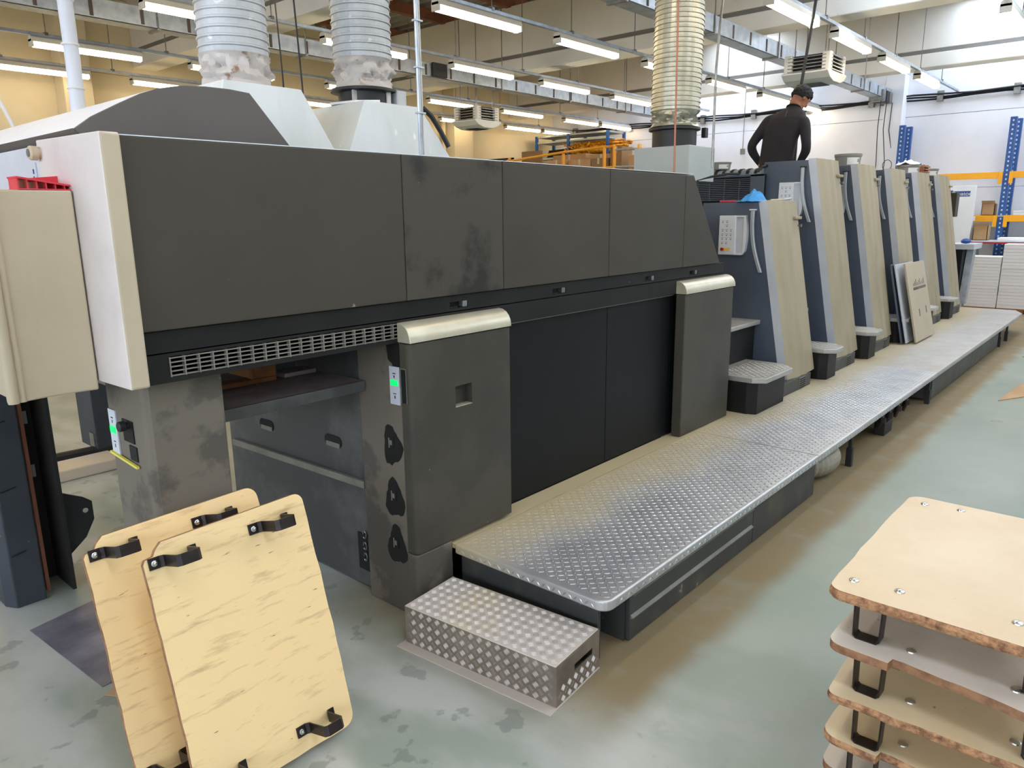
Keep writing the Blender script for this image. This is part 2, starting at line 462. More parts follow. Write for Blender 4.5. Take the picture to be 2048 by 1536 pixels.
# roof: deck with ribs, brown purlins, deep concrete beams with flange and groove
ce = MB()
xs = -7.0
while xs < XW:
    ce.prism([(xs, 5.22), (xs + .07, 5.22), (xs + .1, 5.28), (xs + .2, 5.28), (xs + .23, 5.22), (xs + .25, 5.22), (xs + .25, 5.34), (xs, 5.34)],
             lambda u, v, t: (u, t, v), -8, YW)
    xs += .25
ce = ce.build('ceiling', 'deck'); struct(ce, 'ribbed grey metal roof deck')
for k, y in enumerate(np.arange(-6.8, YW, 1.55)):
    box(-7, XW, y, y + .1, 5.04, 5.22).build('purlin', 'purlin', ce)
for k, xb in enumerate((-3.5, 1.0, 5.5, 10.0, 14.5)):
    b = MB()
    b.box(xb, xb + .16, -8, YW - .03, 4.30, 5.06)
    b.box(xb - .02, xb + .34, -8, YW - .03, 4.02, 4.24)
    b.box(xb + .02, xb + .14, -8, YW - .03, 4.24, 4.30)
    b = b.build('trim_%d' % (k + 4), 'beam', None, .012)
    struct(b, 'deep white concrete roof beam')
    box(xb - .004, xb + .018, -8, YW - .03, 4.243, 4.298).build('groove_strip', 'groove', b)
# roof lights
wn = 0
for xb in (-3.5, 1.0, 5.5, 10.0, 14.5):
    for (y0, y1) in ((-6.5, -3.9), (-2.9, -.3), (.6, 3.0)) + (((6.0, 7.2),) if xb > 12 else ()) if xb > 8 else ((-6.5, -3.9), (-2.4, .2)):
        if xb - 1.5 < -7: continue
        wn += 1
        p = box(xb - 1.35, xb - .12, y0, y1, 5.0, 5.03).build('window_%d' % wn, 'skylight'); struct(p, 'bright roof light between the beams')
        fr = MB()
        fr.box(xb - 1.4, xb - 1.35, y0 - .05, y1 + .05, 4.98, 5.06); fr.box(xb - .12, xb - .07, y0 - .05, y1 + .05, 4.98, 5.06)
        fr.box(xb - 1.35, xb - .12, y0 - .05, y0, 4.98, 5.06); fr.box(xb - 1.35, xb - .12, y1, y1 + .05, 4.98, 5.06)
        fr.build('window_frame', 'beam', p)

for k, (y0, y1) in enumerate(((-5.5, -2.5), (.5, 3.6), (6.2, 9.2))):
    p = box(15.0, 16.0, y0, y1, 5.0, 5.03).build('window_%d' % (40 + k), 'skylight'); struct(p, 'bright roof light in the last bay by the end wall')
    fr = MB(); fr.box(14.94, 15.0, y0, y1, 4.98, 5.06); fr.box(16.0, 16.06, y0, y1, 4.98, 5.06); fr.build('window_frame', 'beam', p)
# ------------------------------------------------------------------ fluorescent lamps on rails
def lamp_local(warm):
    LOCAL[0] = True
    t = thing('fluorescent_lamp', 'x', 'lamp')
    h = MB(); h.prism([(-.055, .0), (-.05, .05), (-.03, .07), (.03, .07), (.05, .05), (.055, .0)], lambda u, v, tt: (tt, u, v), .0, 1.27)
    h.build('housing', 'lamp_body', t, .004)
    d = MB()
    prof = [(-.052, -.002), (-.05, -.03), (-.034, -.052), (0, -.06), (.034, -.052), (.05, -.03), (.052, -.002)]
    d.prism(prof, lambda u, v, tt: (tt, u, v), .02, 1.25)
    d.build('diffuser', 'lamp_warm' if warm else 'lamp', t, .006)
    for x in (.0, 1.25): box(x, x + .02, -.056, .056, -.055, .03).build('end_cap', 'lamp_body', t, .003)
    LOCAL[0] = False
    return t
LZ = 3.73
rows = [
    ('aisle', 3.26, [-.1, 1.8, 3.7, 7.58, 9.48, 11.38, 13.26], False, 16.15, 'the rail above the worker'),
    ('second', 5.77, [-.3, 1.6, 3.55, 5.49, 7.45, 9.42, 11.33, 13.28, 15.0], False, 16.25, 'the rail crossing behind the second duct'),
    ('third', 7.75, [-.2, 1.6, 3.49, 5.55, 7.64, 9.6, 11.6, 13.5], False, 15.3, 'the rail just in front of the silver tray'),
    ('fourth', 10.3, [-.5, 1.4, 3.3, 5.2, 7.4, 9.55, 11.52, 13.55, 14.95], True, 16.2, 'the rail beyond the silver tray'),
    ('fifth', 12.05, [-.9, 1.2, 3.3, 5.15, 7.7, 9.6, 11.5, 13.6, 15.0], True, 16.2, 'the rail against the cream side wall'),
    ('near', 1.58, [-.3, 1.7, 3.6, 5.6, 7.6, 9.55, 11.5, 13.4], False, 16.1, 'the rail over the open aisle'),
    ('outer', -1.2, [-1.3, 1.7, 4.6, 7.6, 11.5], False, 16.1, 'the rail over the paper store'),
    ('behind', -4.2, [-1.3, 2.7, 6.6, 10.6], False, 16.1, 'the rail near the aisle wall'),
]
ordn = ['first', 'second', 'third', 'fourth', 'fifth', 'sixth', 'seventh', 'eighth', 'ninth']
protos = {}
for rn, y, xs_, warm, xend, where in rows:
    if warm not in protos:
        protos[warm] = lamp_local(warm); first = True
    for i, x in enumerate(xs_):
        if protos[warm].get('used') is None:
            l = protos[warm]; l['used'] = 1
        else:
            l = copy_tree(protos[warm])
        l.location = (x, y, LZ)
        back = len(xs_) - 1 - i
        l['label'] = '%s lamp from the end wall on %s' % (ordn[back], where)
        l['group'] = 'fluorescent lamps hung under the roof'
    rail = thing('lamp_rail', 'thin pale lamp rail, %s' % where.replace('the rail ', 'the one '), 'rail', (-3, y, LZ + .075), group='lamp rails under the roof')
    for xa, xb in (((-3, 5.6), (6.15, xend)) if rn == 'aisle' else ((-3, xend),)): box(xa, xb, y - .022, y + .022, LZ + .072, LZ + .108).build('rail_bar', 'galv', rail, .003)
    for x in np.arange(-2.2, xend, 1.42):
        if rn == 'aisle' and 5.55 < x < 6.2: continue
        hb = MB().tube([(x, y, LZ + .1), (x, y, 5.0)], .006, 5); hb.box(x - .02, x + .02, y - .026, y + .026, LZ + .09, LZ + .125)
        hb.build('hanger', 'steel', rail)

# cable trays
def tray(name, x0, x1, y, z, label, pitch):
    t = thing('cable_tray', label, 'cable tray', (x0, y, z), group='cable trays under the roof')
    b = MB(); b.box(x0, x1, y - .1, y + .1, z, z + .012); b.box(x0, x1, y - .1, y - .09, z, z + .2); b.box(x0, x1, y + .09, y + .1, z, z + .12)
    b.build('tray_channel', 'galv', t, .003)
    s = MB(); x = x0 + .2; k = 0
    while x < x1:
        s.box(x, x + .035, y - .106, y - .1, z + .02, z + .17); x += pitch
    o = s.build('slot', 'galv_dk', t); o['kind'] = 'stuff'
    for x in np.arange(x0 + .4, x1, 1.9):
        h = MB().tube([(x, y - .11, z), (x, y - .11, 5.0)], .008, 5); h.box(x - .02, x + .02, y - .125, y + .11, z - .02, z)
        h.build('hanger', 'steel', t)
    return t
t1 = tray('a', -2, 14.9, 8.85, 3.75, 'long silver cable tray running behind the ducts to the shelving corner', .52)
t2 = tray('b', 4.4, 16.2, 4.44, 3.75, 'long silver cable tray passing over the worker to the end wall', .5)
for (x, w_) in ((4.55, .42), (8.2, .3)):
    bx = box(x, x + w_, 8.70, 8.742, 3.76, 3.96).build('switch_box', 'black', t1, .01)
# black sub-distribution near the end wall
j = thing('junction_box', 'cluster of dark junction boxes at the wall end of the near cable tray', 'junction box', (16.0, 4.4, 3.7))
for k in range(4): box(15.35 + k * .22, 15.5 + k * .22, 4.3, 4.55, 3.68, 3.88).build('box_body', 'black' if k % 2 else 'steel', j, .01)
# conduit bundle along the end wall
cw = thing('wall_conduit', 'black cable bundle clipped along the white end wall', 'cable', (16.2, 5, 3.75))
for q in range(3): MB().tube([(16.24 - q * .03, y, 3.74 + .03 * q + .02 * math.sin(y * 3 + q)) for y in np.arange(-3, 12.4, .5)], .018, 6).build('cable', 'cable', cw)
for y in np.arange(-2.5, 12, 1.2): box(16.18, 16.272, y, y + .1, 3.68, 3.86).build('clip', 'steel', cw)
# drooping cables from the tray
for k, (x, y) in enumerate(((15.4, 4.35), (15.65, 4.32), (15.95, 4.3))):
    o = MB().tube([(x, y, 3.7), (x + .02, y + .02, 3.2), (x + .05, y - .05 * k, 2.6), (x - .02, y - .02, 2.1)], .008, 5).build('hanging_cable', 'cable')
    tag(o, ['left', 'middle', 'right'][k] + ' one of three thin cables hanging from the junction boxes', 'cable', 'cables at the tray end')

# ------------------------------------------------------------------ unit heaters
def heater(x, y, z, sz, label, rz):
    t = thing('unit_heater', label, 'heater', (x, y, z), (0, 0, rz), 'unit heaters under the roof')
    LOCAL[0] = True
    s = sz
    box(-s, s, -s, s, 0.08, .31).build('housing', 'blackpaint', t, .01)
    for sx in (-1, 1):
        for sy in (-1, 1): box(sx * s - .055, sx * s + .055, sy * s - .055, sy * s + .055, .06, .32).build('corner_post', 'heater', t, .015)
    for k in range(5):
        z_ = .1 + k * .043
        b = MB()
        for sg in (-1, 1):
            b.box(-s, s, sg * (s + .03) - .03, sg * (s + .03) + .03, z_, z_ + .012)
            b.box(sg * (s + .03) - .03, sg * (s + .03) + .03, -s, s, z_, z_ + .012)
        b.build('louvre', 'steel', t)
    p = MB(); p.prism([(-s - .12, .07), (-s - .02, .0), (-s + .12, -.04), (s - .12, -.04), (s + .02, .0), (s + .12, .07), (s + .10, .09), (-s - .10, .09)], lambda u, v, tt: (u, tt, v), -s - .06, s + .06)
    p.build('lower_tray', 'heater', t, .01)
    g = MB()
    for i in range(14):
        for q in range(14): g.box(-s + .1 + i * (2 * s - .2) / 13 - .012, -s + .1 + i * (2 * s - .2) / 13 + .012, -s + .1 + q * (2 * s - .2) / 13 - .012, -s + .1 + q * (2 * s - .2) / 13 + .012, -.045, -.04)
    o = g.build('perforation', 'dprint', t); o['kind'] = 'stuff'
    for sx in (-1, 1):
        for sy in (-1, 1): MB().tube([(sx * .2, sy * .2, .31), (sx * .2, sy * .2, 5.0 - z)], .007, 5).build('hanger', 'steel', t)
    LOCAL[0] = False
heater(10.78, 3.93, 3.42, .25, 'white unit heater with a perforated tray hanging over the worker', 0)
heater(10.05, 9.58, 3.24, .23, 'cream unit heater hanging near the cream side wall', 0)

# ------------------------------------------------------------------ helpers for plates on a face
def tread_lens(x0, x1, y0, y1, z, pitch, parent, matname, name='tread_pattern', L=.013, W=.0045, H=.0022):
    i = np.arange(int((x1 - x0) / pitch)); jn = int((y1 - y0) / pitch)
    V = []; F = []; n = 0
    for a in i:
        for b in range(jn):
            cx, cy = x0 + (a + .5) * pitch, y0 + (b + .5) * pitch
            th = PI / 4 if (a + b) % 2 else -PI / 4
            c, s = math.cos(th), math.sin(th)
            for (u, v, h) in ((-L, 0, 0), (0, -W, 0), (L, 0, 0), (0, W, 0), (-L * .45, 0, H), (L * .45, 0, H)):
                V.append((cx + c * u - s * v, cy + s * u + c * v, z + h))
            F += [(n, n + 1, n + 4), (n + 1, n + 5, n + 4), (n + 1, n + 2, n + 5), (n + 2, n + 3, n + 5), (n + 3, n + 4, n + 5), (n + 3, n, n + 4)]
            n += 6
    m = MB(); m.v = V; m.f = F; m.mi = [0] * len(F)
    o = m.build(name, matname, parent, smooth=False); o['kind'] = 'stuff'
    return o

# ------------------------------------------------------------------ delivery section of the press
D = thing('press_delivery', 'long low dark grey delivery section of the printing press with cream end', 'printing press', (.85, 2.25, 0))
YP = 2.25
def quadpanel(x0, x1, x2, z0, z1, y, th, name, m, bev=.004):
    # parallelogram-capable panel: bottom from x0..x2, top from x0..x1
    return MB().prism([(x0, z0), (x2, z0), (x1, z1), (x0, z1)], lambda u, v, t: (u, t, v), y, y + th).build(name, m, D, bev)
G = .0035
quadpanel(.907, 1.94 - G, 1.94 - G, 1.37, 1.93, YP, .05, 'side_panel', 'panel')
quadpanel(1.94, 2.52 - G, 2.52 - G, 1.37, 1.93, YP, .05, 'side_panel', 'panel_worn')
quadpanel(2.52, 3.37 - G, 3.37 - G, 1.37, 1.928, YP, .05, 'side_panel', 'panel')
quadpanel(3.37, 4.19 - G, 4.19 - G, 1.37, 1.926, YP, .05, 'side_panel', 'panel')
quadpanel(4.19, 4.29, 4.70, 1.37, 1.925, YP, .05, 'side_panel', 'panel')
box(.907, 4.28, YP + .002, YP + .05, 1.9305, 1.9335).build('top_trim', 'white_plastic', D)  # thin white strip paints a highlight along the panels' top edge
box(.9025, .9065, YP - .002, YP + .05, 1.21, 1.92).build('shadow_gap', 'blackpaint', D)
# carcass behind the panels
MB().prism([(.92, 1.22), (4.78, 1.22), (4.72, 1.37), (4.28, 1.9), (.92, 1.9)], lambda u, v, t: (u, t, v), YP + .06, 3.9).build('carcass', 'blackpaint', D)
# lower band split around the grille and the grips
bd = MB()
bd.box(.907, 4.80, 2.268, 2.30, 1.296, 1.30); bd.box(.907, .985, 2.268, 2.30, 1.205, 1.366)
bd.box(.985, 1.92, 2.268, 2.30, 1.286, 1.366); bd.box(.985, 1.92, 2.268, 2.30, 1.205, 1.222)
grips = [2.245, 2.955, 3.83, 4.37]
xx = 1.92
for g_ in grips:
    bd.box(xx, g_ - .055, 2.268, 2.30, 1.205, 1.366); bd.box(g_ - .055, g_ + .055, 2.268, 2.30, 1.205, 1.312)
    bd.box(g_ - .055, g_ + .055, 2.268, 2.30, 1.34, 1.366); xx = g_ + .055
bd.box(xx, 4.80, 2.268, 2.30, 1.205, 1.366)
bd.build('lower_band', 'band', D)
for g_ in grips:
    b = MB(); b.box(g_ - .054, g_ + .054, 2.296, 2.30, 1.31, 1.342)
    b.box(g_ - .054, g_ + .0, 2.276, 2.298, 1.312, 1.318)
    b.build('grip_recess', 'blackpaint', D)
    box(g_ + .025, g_ + .053, 2.270, 2.296, 1.313, 1.339).build('grip_latch', 'steel', D, .002)
# grille: bars and verticals
gr = bpy.data.objects.new('vent_grille', None); C.objects.link(gr); gr.parent = D
box(.985, 1.92, 2.31, 2.315, 1.222, 1.286).build('grille_back', 'blackpaint', gr)
for k in range(5):
    z_ = 1.2235 + k * .0138
    box(.985, 1.92, 2.266, 2.276, z_, z_ + .0035).build('grille_bar', 'dust', gr)
for k in range(21):
    x = .985 + k * .0467
    box(x - .0018, x + .0018, 2.264, 2.282, 1.222, 1.284).build('grille_upright', 'dust', gr)
# beam underside behind the band
box(.93, 1.89, 2.30, 2.42, 1.205, 1.22).build('beam_underside', 'band', D)

# cream end: corner strip, end face, control strip, knob, protruding housing
MB().prism([(.847, 1.21), (.902, 1.21), (.902, 1.93), (.847, 1.935)], lambda u, v, t: (u, t, v), 2.222, 2.30).build('corner_strip', 'cream_panel', D, .006)
MB().prism([(2.224, 1.935), (2.72, 1.945), (2.72, 1.20), (2.224, 1.21)], lambda u, v, t: (t, u, v), .8465, .90).build('end_panel', 'pink_panel', D, .004)
box(.85, .92, 2.724, 3.88, 1.2, 1.93).build('end_panel', 'cream_edge', D, .004)
# knob
MB().lathe([(.0, -.034), (.018, -.034), (.022, -.03), (.022, -.012), (.016, -.01), (.018, 0)], (.85, 2.70, 1.904), 18, 'x').build('knob', 'cream_panel', D, smooth=True)
MB().lathe([(.0, -.037), (.012, -.037), (.012, -.034)], (.85, 2.70, 1.904), 14, 'x').build('knob_face', 'steel', D)
box(.846, .85, 2.755, 2.81, 1.80, 1.88).build('label_strip', 'cream_edge', D, .001)
b = box(.844, .846, 2.772, 2.779, 1.845, 1.86); b.box(.844, .846, 2.775, 2.780, 1.82, 1.838); b.build('label_print', 'blueprint', D)
# protruding housing, its front face gently curved, rounded outer lip
hp = []
for i in range(9):
    u = i / 8
    hp.append((.842 - .215 * u, 2.46 + .012 * math.sin(PI * u)))
hp += [(.615, 2.455), (.606, 2.46), (.602, 2.475), (.61, 2.50), (.618, 2.53), (.622, 3.75), (.842, 3.75)]
MB().prism(hp, lambda u, v, t: (u, v, t), 1.18, 1.785).build('feeder_guard', 'cream_panel', D, .006)
MB().lathe([(.014, 1.182), (.016, 1.19), (.016, 1.775), (.014, 1.783)], (.607, 2.452, 0), 16).build('guard_lip', 'cream_panel', D, smooth=True)
MB().lathe([(.012, 1.182), (.012, 1.783)], (.632, 2.462, 0), 12).build('guard_lip', 'cream_panel', D, smooth=True)
# red wedge lying on the guard
wd = thing('red_wedge', 'red plastic wedge lying on top of the cream guard', 'wedge', (.72, 2.52, 1.786))
b = MB()
b.prism([(.692, 1.818), (.878, 1.789), (.878, 1.794), (.692, 1.823)], lambda u, v, t: (u, t, v), 2.475, 2.56)
b.box(.692, .87, 2.475, 2.56, 1.786, 1.789)
b.build('wedge_shell', 'red', wd)
for k in range(7):
    x = .694 + k * .024
    box(x, x + .003, 2.482, 2.558, 1.788, 1.818 - k * .0037).build('rib', 'red', wd)
MB().prism([(.745, 1.788), (.842, 1.790), (.842, 1.828), (.832, 1.831), (.745, 1.822)], lambda u, v, t: (u, t, v), 2.575, 2.60).build('upright_block', 'red', wd, .002)

wd.location.x += .016
# dome over the delivery
dp = [(.85, 1.955), (.90, 1.992), (.985, 2.038), (1.05, 2.071), (1.10, 2.090), (1.178, 2.108), (1.257, 2.114), (1.34, 2.115), (1.412, 2.110), (1.56, 1.94), (1.60, 1.88), (.92, 1.88), (.868, 1.935)]
dome = MB().prism(dp, lambda u, v, t: (u, t, v), 2.41, 3.85)
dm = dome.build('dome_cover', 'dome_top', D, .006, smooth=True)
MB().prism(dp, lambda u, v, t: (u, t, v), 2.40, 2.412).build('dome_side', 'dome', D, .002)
MB().prism([(.848, 1.956), (.866, 1.933), (.92, 1.9), (.93, 1.93)], lambda u, v, t: (u, t, v), 2.405, 3.85).build('dome_lip', 'dome', D)

# left column of the delivery (indicator strip, knob, square pocket, yellow strip)
lc = MB(); lc.prism([(.94, 2.34), (1.185, 2.34), (1.185, 2.64), (.92, 2.64), (.92, 2.355)], lambda u, v, t: (u, v, t), .0, 1.215)
lc = lc.build('left_column', 'column', D, .01)
def indicator(x, y0, y1, z0, z1, col, zg):
    s = box(x - .006, x, y0, y1, z0, z1).build('indicator_strip', 'cream_edge', col, .001)
    box(x - .010, x - .005, y0 + .008, y1 - .008, zg - .012, zg + .012).build('green_light', 'green', s, .003)
    b = MB(); h = z1 - z0
    b.box(x - .0072, x - .006, y0 + .02, y1 - .022, z1 - .03, z1 - .026); b.box(x - .0072, x - .006, y0 + .026, y1 - .028, z1 - .046, z1 - .036)
    b.box(x - .0072, x - .006, y0 + .02, y1 - .022, z0 + .045, z0 + .048); b.box(x - .0072, x - .006, y0 + .026, y1 - .028, z0 + .026, z0 + .038)
    b.build('strip_print', 'dprint', s)
indicator(.92, 2.567, 2.625, .92, 1.078, lc, 1.008)
b = MB().lathe([(.0, -.034), (.014, -.034), (.017, -.031), (.017, -.014), (.012, -.01), (.012, 0)], (.918, 2.472, 1.045), 14, 'x'); b.build('turn_knob', 'black', lc, smooth=True)
box(.916, .921, 2.44, 2.52, .985, 1.06).build('knob_plate', 'band', lc)
box(.916, .921, 2.43, 2.485, .925, .975).build('square_pocket', 'blackpaint', lc)
MB().box(.906, .915, 2.42, 2.63, .914, .922, rot=Matrix.Rotation(math.radians(4), 3, 'X')).build('yellow_strip', 'yellow', lc)

# right column, plinth, door with cap
rc = MB().prism([(1.895, 2.262), (1.96, 2.262), (1.96, 2.54), (1.895, 2.54)], lambda u, v, t: (u, v, t), 0, 1.21).build('right_column', 'column', D, .004)
indicator(1.895, 2.265, 2.325, .946, 1.105, rc, 1.038)
for zc in (.772, .535, .318):
    s = MB().box(1.8915, 1.8955, 2.322, 2.352, zc - .022, zc + .022).build('slot', 'blackpaint', rc)
    b = MB(); b.box(1.889, 1.8915, 2.348, 2.352, zc - .022, zc + .022); b.box(1.889, 1.8915, 2.332, 2.344, zc - .008, zc + .012); b.build('slot_rim', 'dust', s)
    pts = []
    for k in range(26):
        a = 2 * PI * k / 26; rr = 1 + .16 * math.sin(3 * a + zc * 30) + R.uniform(-.07, .07)
        pts.append((2.334 + .06 * rr * math.cos(a), zc - .012 + .085 * rr * math.sin(a)))
    MB().prism(pts, lambda u, v, t: (t, u, v), 1.8938, 1.8952).build('grease_patch', 'band', rc)
MB().prism([(2.262, 1.21), (2.262, 1.02), (2.29, 1.03), (2.31, 1.115), (2.335, 1.13), (2.345, 1.21)], lambda u, v, t: (t, u, v), 1.8938, 1.8952).build('grease_patch', 'band', rc)
pl = MB().prism([(1.888, 2.212), (1.90, 2.198), (2.095, 2.198), (2.095, 2.5), (1.962, 2.5), (1.962, 2.26), (1.888, 2.26)], lambda u, v, t: (u, v, t), 0, .298)
pl.build('plinth', 'column', D, .004)
# door 1 with a square opening
def framed_door(x0, x1, y, z0, z1, hole, m, name):
    b = MB(); a0, a1, c0, c1 = hole; yb = y + .04
    b.box(x0 + .02, a0, y, yb, z0, z1); b.box(a1, x1, y, yb, z0, z1); b.box(a0, a1, y, yb, z0, c0); b.box(a0, a1, y, yb, c1, z1)
    b.box(a0, a1, yb, yb + .004, c0, c1)
    return b.build(name, m, D)
d1 = framed_door(1.892, 2.495, 2.20, .302, 1.203, (2.142, 2.243, .897, .99), 'door_grey', 'front_door')
MB().prism([(1.8925, 2.225), (1.896, 2.212), (1.902, 2.204), (1.912, 2.20), (1.912, 2.24), (1.8925, 2.258)], lambda u, v, t: (u, v, t), .302, 1.203).build('door_edge', 'door_grey', D, smooth=True)
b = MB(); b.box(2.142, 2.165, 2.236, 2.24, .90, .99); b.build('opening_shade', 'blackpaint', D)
box(2.142, 2.243, 2.2, 2.238, .897, .9).build('opening_sill', 'cap', D)
b = box(1.8895, 1.8925, 2.222, 2.252, .96, 1.10); b.build('edge_recess', 'blackpaint', D)
b = MB(); b.box(1.888, 1.8895, 2.252, 2.255, .96, 1.10); b.box(1.888, 1.8895, 2.219, 2.222, .96, 1.10); b.box(1.888, 1.8895, 2.22, 2.255, 1.10, 1.104); b.build('recess_rim', 'dust', D)
def cap(x0, x1):
    pr = [(2.192, 1.208), (2.192, 1.218), (2.196, 1.238), (2.206, 1.258), (2.222, 1.274), (2.244, 1.284), (2.268, 1.286), (2.268, 1.208)]
    MB().prism(pr, lambda u, v, t: (t, u, v), x0, x1).build('rounded_cap', 'cap', D, .002, smooth=True)
cap(1.893, 2.50)
cap(4.15, 4.84)
box(4.152, 4.83, 2.20, 2.268, .287, 1.204).build('front_door', 'door_grey', D, .006)
box(4.17, 4.83, 2.305, 3.8, .282, 1.2).build('door_carcass', 'door', D)
box(2.50, 3.44 - G, 2.302, 2.34, .285, 1.196).build('front_door', 'door', D, .004)
box(3.44, 4.15, 2.302, 2.34, .285, 1.196).build('front_door', 'door', D, .004)
box(2.50, 4.15, 2.285, 2.30, 1.197, 1.2045).build('door_top_line', 'dust', D)
box(2.10, 4.17, 2.35, 3.8, .02, 1.2).build('lower_carcass', 'blackpaint', D)

# pile bay: end wall of the bay, bar, oval slots, ledge
MB().box(1.93, 2.08, 2.545, 3.78, .01, 1.2).build('bay_wall', 'inner', D, .003)
MB().prism([(2.56, .542), (2.56, .508), (3.72, .484), (3.72, .518)], lambda u, v, t: (t, u, v), 1.905, 1.93).build('bay_bar', 'dust', D, .004)
def oval(yc, zc, a, bb, x=1.929):
    pts = []
    for k in range(20):
        t = 2 * PI * k / 20
        pts.append((yc + (a - bb) * (1 if math.cos(t) > 0 else -1) * (abs(math.cos(t)) > .01) + bb * math.cos(t), zc + bb * math.sin(t)))
    o = MB().prism(pts, lambda u, v, t: (t, u, v), x - .003, x).build('oval_slot', 'blackpaint', D)
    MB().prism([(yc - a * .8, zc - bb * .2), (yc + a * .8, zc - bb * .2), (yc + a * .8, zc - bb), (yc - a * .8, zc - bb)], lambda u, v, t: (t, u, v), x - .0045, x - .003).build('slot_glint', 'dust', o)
oval(3.385, .655, .065, .028); oval(2.806, .681, .065, .028)
cog = MB()
for k in range(3):
    cog.tube([(1.922, 2.60 + .012 * math.cos(t), .16 + k * .055 + .018 * math.sin(t)) for t in np.linspace(0, 5.5, 10)], .004, 5)
box(1.924, 1.93, 2.55, 2.655, .09, .27).build('chain_window', 'blackpaint', D)
cog.build('chain_links', 'steel', D)
# ledge (raised pile board) and what lies on it
lg = thing('pile_board', 'dusty mauve steel pile board raised inside the delivery bay', 'platform', (1.5, 2.9, .985))
box(1.205, 1.89, 2.50, 3.6, .985, 1.02).build('board_plate', 'ledge', lg, .003)
box(1.205, 1.89, 2.49, 2.505, .975, 1.02).build('board_lip', 'inner', lg, .002)
pw = thing('wooden_pallet', 'brown wooden pallet piece lying on the pile board', 'pallet', (1.5, 3.0, 1.021))
box(1.25, 1.66, 2.80, 2.88, 1.021, 1.04).build('slat', 'pallet', pw, .002)
box(1.22, 1.60, 3.2, 3.28, 1.021, 1.04).build('slat', 'pallet', pw, .002)
box(1.55, 1.66, 2.80, 3.28, 1.041, 1.12).build('bearer', 'pallet', pw, .002)
gb = thing('greasy_bracket', 'greasy grey clamp block on the pile board beside the bay wall', 'clamp', (1.8, 2.85, 1.021))
box(1.72, 1.82, 2.9, 2.96, 1.021, 1.16).build('clamp_body', 'inner', gb, .006); box(1.70, 1.86, 2.8, 2.9, 1.021, 1.04).build('clamp_foot', 'ledge', gb, .003)
# far guide column with angle plate
fc = MB().prism([(.79, 3.66), (.91, 3.66), (.915, 3.70), (.915, 3.90), (.76, 3.90), (.76, 3.72)], lambda u, v, t: (u, v, t), 0, 1.9).build('far_column', 'slate_dark', D, .006)
for z_ in (.25, .55, .85, 1.15): MB().tube([(.80, 3.655, z_), (.86, 3.655, z_ + .012)], .003, 5).build('column_slit', 'blackpaint', fc)
box(.935, .95, 3.74, 3.77, 0, 1.18).build('guide_rod', 'copper', D)
fl2 = box(1.02, 1.035, 3.66, 3.92, 0, 1.2).build('guide_flange', 'black', D)
box(.95, 1.02, 3.88, 3.90, 0, 1.2).build('guide_web', 'black', D)
for z_ in (.52, .78, 1.02): box(.985, 1.0, 3.874, 3.879, z_, z_ + .06).build('web_slot', 'white_plastic', D)
hx = MB().prism([(1.035, .15), (1.035, .47), (1.13, .42), (1.165, .39), (1.165, .30), (1.12, .22)], lambda u, v, t: (u, t, v), 3.70, 3.712).build('gusset_plate', 'black', D, .002)
MB().lathe([(0, -.006), (.012, -.006), (.014, 0)], (1.13, 3.70, .355), 12, 'y').build('gusset_bolt', 'bolt', hx)
# brown board edge and dark beam on the far side of the bay
box(.93, 1.2, 3.5, 3.6, 1.1, 1.14).build('cross_rail', 'black', D)
box(.95, 1.2, 3.45, 3.5, 1.14, 1.18).build('cross_board', 'pallet', D)

# far chequer strip and stand seen through the bay
fs = thing('chequer_strip', 'aluminium chequer step lying beyond the delivery bay', 'step', (1.4, 5.0, 0))
box(1.1, 1.9, 5.3, 5.55, 0, .08).build('strip_plate', 'alu', fs, .01)
bk = thing('grey_cabinet', 'small grey cabinet foot behind the left delivery column', 'cabinet', (1.8, 5.6, 0))
box(1.85, 2.1, 5.6, 5.9, .08, .62).build('cabinet_body', 'slate_dark', bk, .006); box(1.84, 1.85, 5.62, 5.7, .1, .2).build('cabinet_foot', 'steel', bk)
MB().tube([(1.2, 5.7, .06), (2.3, 5.6, .06)], .045, 10).build('cabinet_pipe', 'black', bk)

# ------------------------------------------------------------------ extraction hoods and ducts
def frustum(b, bx0, bx1, by0, by1, z0, tx0, tx1, ty0, ty1, z1):
    vs = [(bx0, by0, z0), (bx1, by0, z0), (bx1, by1, z0), (bx0, by1, z0), (tx0, ty0, z1), (tx1, ty0, z1), (tx1, ty1, z1), (tx0, ty1, z1)]
    return b.add(vs, [(0, 3, 2, 1), (4, 5, 6, 7), (0, 1, 5, 4), (1, 2, 6, 5), (2, 3, 7, 6), (3, 0, 4, 7)])
h1 = thing('extraction_hood', 'white grey extraction hood directly behind the dark dome', 'hood', (1.72, 3.0, 1.9), group='extraction hoods on the press')
frustum(MB(), 1.42, 2.03, 2.72, 3.5, 1.9, 1.53, 1.872, 2.78, 3.3, 2.214).build('hood_shell', 'hood', h1, .004)
for k in range(3): MB().lathe([(0, -.003), (.004, -.003), (.004, .0)], (1.68 , 2.775 + .004, 2.18 - .022 * k), 8, 'y').build('rivet', 'steel', h1)
h2 = thing('extraction_hood', 'streaked white extraction hood under the second duct', 'hood', (2.38, 3.0, 1.9), group='extraction hoods on the press')
frustum(MB(), 2.02, 2.73, 2.72, 3.9, 1.9, 2.205, 2.535, 2.79, 3.6, 2.208).build('hood_shell', 'hood', h2, .004)
ft = MB().prism([(2.19, 3.03), (2.22, 2.88), (2.30, 2.80), (2.33, 2.93), (2.27, 3.1)], lambda u, v, t: (u, v, t), 2.209, 2.219).build('foil_scrap', 'papertop', h2)
# black cable over hood 2
MB().tube([(2.56, 2.80, 2.21), (2.60, 2.78, 2.17), (2.64, 2.76, 2.10), (2.67, 2.74, 2.03)], .012, 6).build('hood_cable', 'cable', h2)

